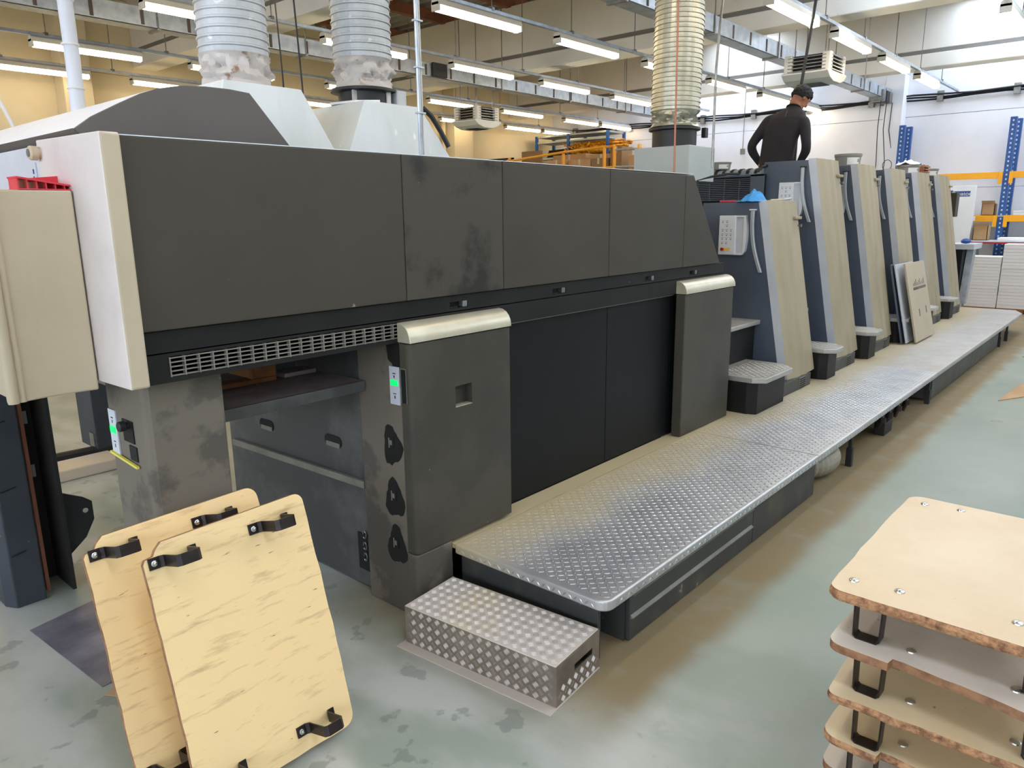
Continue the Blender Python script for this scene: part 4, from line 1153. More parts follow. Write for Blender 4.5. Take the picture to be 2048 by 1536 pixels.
# near end with slot
e = MB(); s0, s1, t0, t1_ = -.03, .10, .085, .112
e.box(-hx_ + .004, s0, -hy_, -hy_ + .004, .003, hz_ - .004); e.box(s1, hx_ - .004, -hy_, -hy_ + .004, .003, hz_ - .004)
e.box(s0, s1, -hy_, -hy_ + .004, .003, t0); e.box(s0, s1, -hy_, -hy_ + .004, t1_, hz_ - .004)
e.build('slotted_end', 'alu_side', SB)
box(s0, s1, -hy_ + .02, -hy_ + .022, t0, t1_).build('slot_dark', 'blackpaint', SB)
box(-hx_ + .004, hx_ - .004, hy_ - .004, hy_, .003, hz_ - .004).build('back_end', 'alu_side', SB)
box(-hx_ - .045, hx_ + .0, -hy_ - .004, hy_ + .01, 0, .003).build('foot_flange', 'alu', SB)
# five-bar chequer pattern
def quintet(o, a, b_, nrm, ua, ub, name, m):
    """o origin, a/b unit axes over ua x ub metres"""
    o, a, b_, nrm = Vector(o), Vector(a), Vector(b_), Vector(nrm)
    V = []; F = []; n = 0; P_ = .030
    s = .7071
    for i in range(-40, 41):
        for k in range(-40, 41):
            cu, cv = (i - k) * P_ * s + ua / 2, (i + k) * P_ * s + ub / 2
            if not (.012 < cu < ua - .012 and .012 < cv < ub - .012): continue
            d = (s, s) if (i + k) % 2 else (-s, s); e_ = (-d[1], d[0])
            for q in range(5):
                of = (q - 2) * .0049
                c0 = (cu + e_[0] * of, cv + e_[1] * of)
                L, W_, H = .0115, .0014, .0016
                for (u, v, h) in ((-L, 0, 0), (0, -W_, 0), (L, 0, 0), (0, W_, 0), (-L * .6, 0, H), (L * .6, 0, H)):
                    p = o + a * (c0[0] + d[0] * u + e_[0] * v) + b_ * (c0[1] + d[1] * u + e_[1] * v) + nrm * h
                    V.append(tuple(p))
                F.extend([(n, n + 1, n + 4), (n + 1, n + 5, n + 4), (n + 1, n + 2, n + 5), (n + 2, n + 3, n + 5), (n + 3, n + 4, n + 5), (n + 3, n, n + 4)]); n += 6
    mm = MB(); mm.v = V; mm.f = F; mm.mi = [0] * len(F)
    ob = mm.build(name, m, SB); ob['kind'] = 'stuff'
quintet((-hx_, -hy_, hz_), (1, 0, 0), (0, 1, 0), (0, 0, 1), 2 * hx_, 2 * hy_, 'chequer_pattern', 'alu_pat')
quintet((-hx_, -hy_, 0), (0, 1, 0), (0, 0, 1), (-1, 0, 0), 2 * hy_, hz_, 'chequer_pattern', 'alu_pat')
quintet((-hx_, -hy_, 0), (1, 0, 0), (0, 0, 1), (0, -1, 0), 2 * hx_, .08, 'chequer_pattern', 'alu_pat')
LOCAL[0] = False

# floor sheet
b = MB().add([(.765, 3.41, .001), (1.15, 3.50, .001), (1.2, 2.80, .001), (.812, 2.76, .001), (.765, 3.41, .004), (1.15, 3.50, .004), (1.2, 2.80, .004), (.812, 2.76, .004)],
             [(0, 1, 2, 3), (4, 7, 6, 5), (0, 4, 5, 1), (1, 5, 6, 2), (2, 6, 7, 3), (3, 7, 4, 0)]).build('floor_sheet', 'sheet')
tag(b, 'flat mauve grey steel sheet lying on the floor by the delivery', 'sheet')
b = MB().add([(.80, 2.70, .001), (.835, 2.72, .001), (.825, 2.66, .001), (.80, 2.70, .004), (.835, 2.72, .008), (.825, 2.66, .004)], [(0, 1, 2), (3, 5, 4), (0, 3, 4, 1), (1, 4, 5, 2), (2, 5, 3, 0)]).build('cardboard_scrap', 'card')
tag(b, 'tiny torn cardboard scrap beside the floor sheet', 'scrap')

# ------------------------------------------------------------------ boards with iron straps
def strap(t, u, v, w_=.03, hgt=.1, ang=0., flip=1, gap=.066, bt=.018):
    """omega strap on the board's underside (local z<0), centred at u,v; runs along local x*flip"""
    th = .0045
    path = [(-gap / 2 - .045, 0), (-gap / 2 - .012, 0), (-gap / 2, -.012), (-gap / 2 + .002, -hgt + .006), (-gap / 2 + .009, -hgt), (gap / 2 - .009, -hgt), (gap / 2 - .002, -hgt + .006), (gap / 2, -.012), (gap / 2 + .008, 0), (gap / 2 + .03, 0)]
    n = len(path); b = MB(); ca, sa = math.cos(ang), math.sin(ang)
    def nrm(i):
        p, q = Vector(path[max(i - 1, 0)]), Vector(path[min(i + 1, n - 1)])
        d = (q - p).normalized(); return Vector((-d.y, d.x))
    for i, (s_, z_) in enumerate(path):
        nn = nrm(i)
        for off in (0, -th):
            for ww in (-w_ / 2, w_ / 2):
                ss, zz = s_ + nn.x * off, z_ + nn.y * off - bt
                b.v.append((u + ca * ss * flip - sa * ww, v + sa * ss * flip + ca * ww, zz))
    for i in range(n - 1):
        a = 4 * i; c = a + 4
        b.f += [(a, c, c + 1, a + 1), (a + 2, a + 3, c + 3, c + 2), (a, a + 2, c + 2, c), (a + 1, c + 1, c + 3, a + 3)]
    b.f += [(0, 1, 3, 2), (4 * n - 4, 4 * n - 2, 4 * n - 1, 4 * n - 3)]
    b.mi = [0] * len(b.f)
    o = b.build('iron_strap', 'iron', t, smooth=False)
    s_ = (-gap / 2 - .03) * flip
    MB().lathe([(.001, -.012), (.005, -.010), (.006, -.004), (.009, -.003), (.009, 0)], (u + ca * s_, v + sa * s_, -bt - .0045), 10).build('strap_bolt', 'bolt', o, smooth=True)
def board_outline(L, W_, seed, r_=.035, notch=None):
    rr = random.Random(seed)
    pts = []
    def cor(cx, cy, a0, rad):
        for k in range(6):
            a = a0 + PI / 2 * k / 5; pts.append((cx + rad * math.cos(a), cy + rad * math.sin(a)))
    rad = [r_ * rr.uniform(.7, 1.4) for _ in range(4)]
    cor(L - rad[0], W_ - rad[0], 0, rad[0])
    for k in range(1, 12): pts.append((L - rad[0] - (L - rad[0] - rad[1]) * k / 12, W_ + rr.uniform(-.002, .002) + .004 * math.sin(PI * k / 12)))
    cor(rad[1], W_ - rad[1], PI / 2, rad[1])
    if notch: pts.extend([(0, W_ * .88), (0.0, notch[0]), (.028, notch[0] - .004), (.03, notch[0] - .03)]); base = .03 
    else: base = 0
    for k in range(1, 10):
        pts.append((base * (1 - k / 10) + rr.uniform(-.002, .003), (notch[0] - .03 if notch else W_ - rad[1]) * (1 - k / 10) + rad[2] * k / 10))
    cor(rad[2], rad[2], PI, rad[2])
    for k in range(1, 12): pts.append((rad[2] + (L - rad[2] - rad[3]) * k / 12, rr.uniform(-.002, .002)))
    cor(L - rad[3], rad[3], 3 * PI / 2, rad[3])
    return pts
def board(L, W_, seed, m, edge, label, loc, rot, group, straps, bolts, th=.018, notch=None, ragged=0., sw=0, tl=False):
    t = thing('strapped_board', label, 'board', loc, rot, group)
    LOCAL[0] = True
    pts = board_outline(L, W_, seed, notch=notch)
    if tl:
        pts = [p for p in pts if not (p[0] > L - .07 and p[1] < .06)] + [(L - .062, -.001), (L - .05, .006), (L - .046, .03), (L - .03, .04), (L - .012, .06)]
    n = len(pts); b = MB()
    rr = random.Random(seed + 9)
    layers = [0, -.003, -th * .4, -th * .75, -th]
    for li, z_ in enumerate(layers):
        for (u, v) in pts:
            k = 0
            if ragged and 0 < li:
                q = mnoise.noise(Vector((u * 9 + seed, v * 9, li * .7)))
                k = ragged * (q * .5 + (.35 if li in (2, 3) else .0))
            cx, cy = L / 2, W_ / 2
            d = Vector((u - cx, v - cy)).normalized()
            b.v.append((u + d.x * k, v + d.y * k, z_))
    for li in range(len(layers) - 1):
        b.cur = 1
        for k in range(n):
            b.f.append((li * n + k, li * n + (k + 1) % n, (li + 1) * n + (k + 1) % n, (li + 1) * n + k)); b.mi.append(1)
    b.f.append(tuple(range(n))); b.mi.append(0)
    b.f.append(tuple((len(layers) - 1) * n + k for k in range(n))[::-1]); b.mi.append(0)
    b.build('board_panel', [m, edge], t)
    for (u, v, an, fl_) in straps: strap(t, u, v, ang=an, flip=fl_, bt=th, hgt=(.137 - th if sw else .1), w_=sw or .034)
    for (u, v) in bolts:
        MB().lathe([(.0135, 0), (.0125, .003), (.008, .0055), (.001, .0062)], (u, v, 0), 14).build('bolt_head', 'bolt', t, smooth=True)
    LOCAL[0] = False
    return t
# leaning pair; underside faces the camera. local x = up the board, local y = along floor edge, local -z = toward the camera
def lean_matrix(origin, tilt, yaw_):
    upv = Vector((-math.sin(yaw_) * math.sin(tilt), math.cos(yaw_) * math.sin(tilt), math.cos(tilt)))
    along = Vector((math.cos(yaw_), math.sin(yaw_), 0))
    # local x -> up, local y -> -along (so that x cross y = z points away from the camera)
    X = upv; Y = -along; Z = X.cross(Y)
    if Z.y < 0: Y = along; Z = X.cross(Y)
    m = Matrix((X, Y, Z)).transposed().to_4x4(); m.translation = Vector(origin)
    return m
def lean_board(origin, tilt, yaw_, **k):
    m = lean_matrix(origin, tilt, yaw_)
    t = board(loc=m.translation, rot=m.to_euler(), **k)
    return t, m
mA = lean_matrix((0, 0, 0), math.radians(16), 0)
ydir = (mA.to_3x3() @ Vector((0, 1, 0))).x      # -1: local y runs toward -X
grp = 'leaning strapped boards'
sl = [(.74, .40, PI / 2, 1), (.74, .09, PI / 2, 1), (.07, .085, PI / 2, 1), (.07, .40, PI / 2, 1)]
lean_board((.755, 1.872, .022), math.radians(16), 0, L=.805, W_=.53, seed=3, m='wood', edge='chipedge2', tl=True,
           label='front scratched cream board with four iron straps leaning by the delivery', group=grp, straps=sl, bolts=[])
lean_board((.665, 2.062, .022), math.radians(16), math.radians(0), L=.80, W_=.56, seed=5, m='wood', edge='chipedge2', tl=True,
           label='rear cream board leaning behind the scratched one, notched top corner', group=grp, straps=sl, bolts=[])
# stack at the right
stk = [(.68, 1.985, .02, 0.0, 'wood2', 'chip', None, 'topmost cream board of the right stack with bolt heads and ragged edge', .012),
       (.54, 1.93, .0, -.03, 'wood3', 'chipedge2', (.40,), 'second board from the top of the right stack, whitish and notched', .0),
       (.40, 1.935, -.02, .02, 'wood2', 'chip', None, 'third board from the top of the right stack, cream with a bolt', .008),
       (.26, 1.925, -.01, -.02, 'wood2', 'chip', (.41,), 'fourth board from the top of the right stack, notched corner', .008),
       (.12, 1.99, .0, .0, 'wood3', 'chipedge2', None, 'lowest board of the right stack, resting on straps on the floor', .0)]
for k, (z_, x, y, rz, m, e, nt_, lab, rg) in enumerate(stk):
    board(.90 if k == 0 else .88, .56, 20 + k, m, e, lab, (x, y, z_), (0, 0, rz), 'boards stacked on iron straps', th=(.030 if k == 0 else .024), notch=nt_, ragged=rg, sw=.042,
          straps=[(.045 + .01 * (k % 2), .455, PI / 2, 1), (.05, .06, PI / 2, 1), (.80, .46, PI / 2, 1), (.80, .10, PI / 2, 1)],
          bolts=[(.085, .515), (.10, .40), (.115, .13), (.83, .50), (.845, .39), (.835, .10)] if k == 0 else [(.10, .37), (.09, .13)])

# cardboard flap at the right edge
b = MB().add([(7.8, .96, .001), (8.35, .87, .06), (9.1, .6, .05), (8.3, .70, .001), (7.8, .96, .008), (8.35, .87, .068), (9.1, .6, .058), (8.3, .70, .009)],
             [(0, 3, 2, 1), (4, 5, 6, 7), (0, 1, 5, 4), (1, 2, 6, 5), (2, 3, 7, 6), (3, 0, 4, 7)]).build('cardboard_flap', 'card')
tag(b, 'cut piece of cardboard lying on the floor at the right edge', 'cardboard')

# ------------------------------------------------------------------ racks, cartons, paper at the end wall
def upright(x, y, z1, parent, z0=0):
    w_ = .045
    for dy in (0,):
        b = MB(); b.box(x - w_, x + w_, y - .05, y + .05, z0, z1)
        o = b.build('rack_post', 'rackblue', parent, .004)
    h = MB(); z = z0 + .1
    while z < z1:
        h.box(x - w_ - .002, x - w_, y - .012, y + .012, z, z + .03); z += .075
    hh = h.build('post_hole', 'rackdark', o); hh['kind'] = 'stuff'
def rack_pair(x, y, z1, label, z0=0):
    t = thing('pallet_rack', label, 'rack', (x, y, 0), group='blue rack frames at the end wall')
    upright(x, y, z1, t, z0); upright(x + .36, y - .03, z1, t, z0)
    n = 0; z = .3
    b = MB()
    while z < z1 - .5:
        b.tube([(x, y, z), (x + .36, y - .03, z + .4)], .012, 6); b.tube([(x, y, z + .45), (x + .36, y - .03, z + .45)], .012, 6); z += .9
    b.build('brace', 'rackblue', t)
rack_pair(15.75, 2.27, 3.25, 'tall blue rack frame at the right edge of the picture')
rack_pair(15.75, 4.02, 3.25, 'blue rack frame rising behind the far buckets')
RB = [(2.34, 2.28, 'left upper orange rack beam from the bucket to the blue post', 2.32, 3.97),
      (2.34, 2.28, 'upper orange rack beam running off the right edge', -.5, 2.22),
      (1.60, 1.5, 'short lower orange rack beam left of the blue post', 2.32, 3.97),
      (1.60, 1.5, 'lower orange rack beam running off the right edge', -.5, 2.22)]
for zt, zb, lab, ya, yb in RB:
    t = thing('rack_beam', lab, 'rack beam', (15.7, (ya + yb) / 2, zb), group='orange rack beams')
    box(15.66, 15.70, ya, yb, zt - .11, zt).build('beam_bar', 'orange', t, .004)
    box(15.645, 15.66, (yb if ya < 0 else ya) - (.06 if ya < 0 else 0), (yb if ya < 0 else ya) + (0 if ya < 0 else .06), zt - .2, zt + .0).build('end_plate', 'orange', t, .003)
    if zt < 2:
        for yy in ((2.65, 2.9) if ya > 0 else (1.6, 1.8)),: box(15.656, 15.66, yy[0], yy[1], zt - .095, zt - .015).build('white_label', 'papertop', t)
rd = thing('rack_shelf', 'grey rack shelf on the lower orange beams', 'shelf', (15.9, 2, 1.6)); box(15.702, 16.2, -.5, 3.97, 1.575, 1.6).build('shelf_board', 'boxgrey', rd)
for k in range(2):
    o = box(15.75, 16.1, 1.3, 2.1, 1.602 + k * .04, 1.638 + k * .04).build('paper_ream', 'whitebox', None, .004); tag(o, ['lower', 'upper'][k] + ' flat white ream on the rack shelf at the right edge', 'paper', 'reams on the rack shelf')

def carton(x0, x1, y0, y1, z0, z1, m, label, group=None, flaps=True, open_=False):
    t = thing('carton', label, 'box', ((x0 + x1) / 2, (y0 + y1) / 2, z0), group=group)
    if open_:
        b = MB(); th = .01
        b.box(x0, x0 + th, y0, y1, z0, z1); b.box(x1 - th, x1, y0, y1, z0, z1); b.box(x0, x1, y0, y0 + th, z0, z1); b.box(x0, x1, y1 - th, y1, z0, z1); b.box(x0, x1, y0, y1, z0, z0 + th)
        b.build('carton_body', m, t)
        MB().add([(x0, y0, z1), (x0, y1, z1), (x0 - .08, y1, z1 + .05), (x0 - .08, y0, z1 + .05), (x0, y0, z1 + .005), (x0, y1, z1 + .005), (x0 - .08, y1, z1 + .055), (x0 - .08, y0, z1 + .055)],
                 [(0, 1, 2, 3), (4, 7, 6, 5), (0, 4, 5, 1), (1, 5, 6, 2), (2, 6, 7, 3), (3, 7, 4, 0)]).build('carton_flap', m, t)
    else:
        box(x0, x1, y0, y1, z0, z1).build('carton_body', m, t, .004)
        if flaps:
            box(x0 - .002, x0, (y0 + y1) / 2 - .025, (y0 + y1) / 2 + .025, z1 - .12, z1).build('tape', 'cap', t)
            box(x0, x1, (y0 + y1) / 2 - .025, (y0 + y1) / 2 + .025, z1, z1 + .001).build('tape', 'cap', t)
    return t
# paper stacks
def paper_stack(x0, x1, y0, y1, z0, z1, label, n):
    t = thing('paper_stack', label, 'paper', ((x0 + x1) / 2, (y0 + y1) / 2, 0), group='white paper stacks at the end wall')
    pal = MB()
    for k in range(3): pal.box(x0, x1, y0 + (y1 - y0 - .1) * k / 2, y0 + (y1 - y0 - .1) * k / 2 + .1, 0, .06)
    pal.box(x0, x1, y0, y1, .06, z0); pal.build('pallet', 'pallet', t, .002)
    h = (z1 - .02 - z0) / n
    for k in range(n):
        jx = R.uniform(-.003, .003)
        box(x0 + jx + .002, x1, y0 + R.uniform(0, .004), y1 - R.uniform(0, .004), z0 + k * h, z0 + (k + 1) * h - .002).build('ream_block', 'paper', t)
    box(x0, x1, y0, y1, z1 - .02, z1).build('top_sheet', 'papertop', t)
paper_stack(14.7, 15.1, 2.03, 2.50, .085, .93, 'lower white paper stack left of the taller one', 16)
paper_stack(14.7, 15.1, 1.35, 2.02, .085, 1.14, 'taller white paper stack at the right edge', 19)
carton(15.25, 15.35, 2.625, 3.05, .0, 2.11, 'whitebox', 'tall white carton with a blue printed band behind the last unit', flaps=False)
b = MB(); b.box(15.245, 15.25, 2.70, 3.0, 1.93, 2.02)
o = b.build('printed_band', 'blueprint'); tb_ = bpy.data.objects['carton']; o.parent = tb_; o.matrix_parent_inverse = wm(tb_).inverted()
def text_part(s, size, m, mw, parent, name='lettering'):
    cu = bpy.data.curves.new(name, 'FONT'); cu.body = s; cu.size = size; cu.extrude = .0008; cu.align_x = 'CENTER'
    tmp = bpy.data.objects.new(name + '_tmp', cu); C.objects.link(tmp)
    bpy.context.view_layer.update()
    me = bpy.data.meshes.new_from_object(tmp.evaluated_get(bpy.context.evaluated_depsgraph_get()))
    bpy.data.objects.remove(tmp)
    me.materials.clear(); me.materials.append(M[m])
    me.transform(mw)
    if parent is not None: me.transform(wm(parent).inverted())
    o = bpy.data.objects.new(name, me); C.objects.link(o); o.parent = parent
    return o
def face_minus_x(x, y, z): return Matrix(((0, 0, -1, x), (-1, 0, 0, y), (0, 1, 0, z), (0, 0, 0, 1)))
text_part('Creator', .095, 'papertop', face_minus_x(15.243, 2.84, 1.945), tb_)
carton(15.72, 15.95, 2.38, 2.58, 1.601, 1.80, 'card', 'small open brown carton on the lower rack shelf', open_=True)
carton(15.2, 15.45, 2.36, 2.58, 1.181, 1.43, 'card', 'brown carton on the worktable left of the blue post', open_=True)
# work table
wt = thing('work_table', 'pale topped worktable with dark edge in front of the racks', 'table', (15.4, 1.5, 0))
box(15.14, 15.62, .0, 2.60, 1.155, 1.18).build('table_top', 'cream_edge', wt, .004); box(15.145, 15.61, .01, 2.59, 1.13, 1.154).build('table_edge', 'dred', wt)
for (x, y) in ((15.18, .06), (15.57, .06), (15.18, 2.54), (15.57, 2.54)): box(x - .02, x + .02, y - .02, y + .02, 0, 1.13).build('leg', 'galv', wt)
bpy.data.objects['work_table'].location.z = 0
o = box(15.16, 15.55, .9, 2.2, 1.181, 1.23).build('paper_pile', 'papertop', None, .004); tag(o, 'loose white paper pile on the worktable', 'paper')
# move lower stacks table clash: reams below table are separate
# far shelving in the corner
fsv = thing('corner_shelving', 'tall blue shelving frame in the far corner holding the yellow bundle', 'shelving', (15.5, 11.3, 0))
for (x, y) in ((15.2, 12.4), (15.9, 12.4), (15.2, 10.25), (15.9, 10.25), (15.2, 11.4), (15.9, 11.4)): box(x - .03, x + .03, y - .03, y + .03, 0, 3.62).build('post', 'rackblue', fsv)
for z_ in (2.45, 3.05, 3.44, 3.58): box(15.2, 15.9, 10.25, 12.4, z_, z_ + .04).build('shelf', 'boxgrey', fsv)
o = MB()
for k in range(26):
    y0 = 11.4 + R.uniform(-.12, .12); zb = 3.12 + R.uniform(0, .24); x = 15.25 + R.uniform(0, .25)
    o.tube([(x, y0, zb), (x, y0 - .5, zb + R.uniform(-.03, .05)), (x, 9.75 + R.uniform(-.05, .15), zb + R.uniform(-.05, .05))], R.uniform(.02, .035), 6)
o = o.build('yellow_bundle', 'yellstrap'); tag(o, 'bundle of crumpled yellow straps lying on the corner shelving', 'bundle', None, 'stuff')
o = MB()
for k in range(40):
    a = R.uniform(0, PI); y = R.uniform(10.75, 11.5); z_ = R.uniform(3.12, 3.38); x = R.uniform(15.12, 15.3)
    o.box(x, x + .03, y - .06, y + .06, z_ - .012, z_ + .012, rot=Matrix.Rotation(a, 3, 'X') @ Matrix.Rotation(R.uniform(-.8, .8), 3, 'Z'))
o = o.build('yellow_foil', 'yellstrap'); tag(o, 'crumpled yellow foil loops at the front of the bundle', 'foil', None, 'stuff')
for k in range(4):
    o = MB().tube([(15.5, 12.3 - k * .02, 3.12 + k * .05), (15.5, 11.5, 3.14 + k * .05)], .025, 8).build('dark_tube', 'black'); tag(o, ['lowest', 'second lowest', 'third lowest', 'topmost'][k] + ' dark tube on the corner shelf left of the yellow bundle', 'tube', 'dark tubes on the corner shelf')

# mezzanine platform with yellow railing and cartons
mz = thing('mezzanine', 'raised storage deck behind the press carrying cartons', 'platform', (13.5, 9, 0))
box(13.0, 15.0, 7.3, 12.5, 2.2, 2.3).build('deck_slab', 'groove', mz, .01)
for (x, y) in ((13.1, 7.4), (13.1, 11.9), (14.9, 7.4), (14.9, 11.9)): box(x - .05, x + .05, y - .05, y + .05, 0, 2.2).build('leg', 'railyellow', mz)
yr = thing('yellow_railing', 'yellow tube safety railing around the raised carton store', 'railing', (13, 9, 2.3))
for y in (8.02, 8.6, 8.84, 9.88, 11.4): MB().tube([(13.0, y, 2.3), (13.0, y, 3.02 if y < 9.5 else 2.95)], .035, 10).build('post', 'railyellow', yr)
MB().tube([(13.0, 8.6, 3.02), (13.0, 8.84, 3.02), (13.0, 9.9, 2.98), (13.0, 11.7, 2.86)], .025, 8).build('rail', 'railyellow', yr)
MB().tube([(13.0, 8.6, 2.62), (13.0, 8.84, 2.62), (13.0, 9.9, 2.60), (13.0, 11.7, 2.55)], .02, 8).build('rail', 'railyellow', yr)
for z_ in (2.95, 2.62): MB().tube([(13.0, 8.6, z_), (13.0, 7.95, z_ - .02)], .02, 8).build('rail', 'galv', yr)
y2 = thing('yellow_gate_post', 'yellow gate frame right of the square grey box', 'railing', (13, 6.9, 2.3))
MB().tube([(13.2, 7.0, 2.2), (13.2, 7.0, 2.78), (13.2, 7.35, 2.78)], .03, 10).build('post', 'railyellow', y2)
CT = [(13.2, 13.6, 8.95, 9.3, 2.301, 2.74, 'left of the three taped cartons behind the yellow rail'),
      (13.2, 13.6, 9.32, 9.9, 2.301, 2.74, 'wide brown carton behind the middle yellow post'),
      (13.2, 13.6, 9.95, 10.5, 2.301, 2.76, 'brown carton left of the middle yellow post'),
      (13.2, 13.6, 10.55, 10.95, 2.301, 2.70, 'leftmost small brown carton by the leaning board'),
      (13.7, 14.2, 9.1, 9.7, 2.301, 2.86, 'pale brown carton at the back of the raised store'),
      (13.7, 14.2, 9.8, 10.7, 2.301, 2.9, 'big brown carton behind the leaning row'),
      (13.3, 13.7, 8.62, 8.9, 2.301, 2.95, 'stacked brown flattened cartons between the two right posts'),
      (13.3, 13.6, 8.15, 8.45, 2.301, 2.76, 'brown carton right of the last yellow post'),
      (13.3, 13.6, 7.6, 7.95, 2.301, 2.86, 'brown carton next to the square grey box')]
for k, (a, b_, c_, d_, e_, f_, lab) in enumerate(CT): carton(a, b_, c_, d_, e_, f_ + .09, 'card' if k % 3 else 'cardd', lab, 'cartons on the raised store')
o = MB().box(13.6, 13.63, 10.95, 11.55, 2.301, 3.12).build('brown_board', 'cardd', None, .004); tag(o, 'upright brown hardboard sheet on the raised store', 'board')
o = thing('roller_stand', 'black roller stand with two round wheels left of the yellow railing', 'stand', (13.2, 11.9, 2.301))
box(13.18, 13.22, 11.45, 12.32, 2.93, 2.97).build('cross_bar', 'black', o)
for y in (11.47, 11.88, 12.28): box(13.18, 13.22, y - .02, y + .02, 2.301, 2.97).build('post', 'black', o)
for y in (11.68, 12.1): MB().lathe([(.02, -.03), (.08, -.03), (.09, 0), (.08, .03), (.02, .03)], (13.16, y, 2.85), 18, 'x').build('wheel', 'black', o)
# pipe on the side wall
o = MB().tube([(12.15, 12.62, .0), (12.15, 12.62, 3.9)], .05, 10).build('down_pipe', 'sidewall', None, smooth=True); tag(o, 'cream down pipe beside the side wall pillar', 'pipe')
# switch hanging on the end wall
o = thing('pull_switch', 'small grey pull switch hanging by a chain on the end wall', 'switch', (16.2, 6.9, 3.2))
MB().tube([(16.2, 7.35, 4.3), (16.2, 7.35, 3.05)], .008, 5).build('chain', 'steel', o); box(16.18, 16.22, 7.3, 7.4, 2.95, 3.07).build('switch_body', 'steel', o, .005)

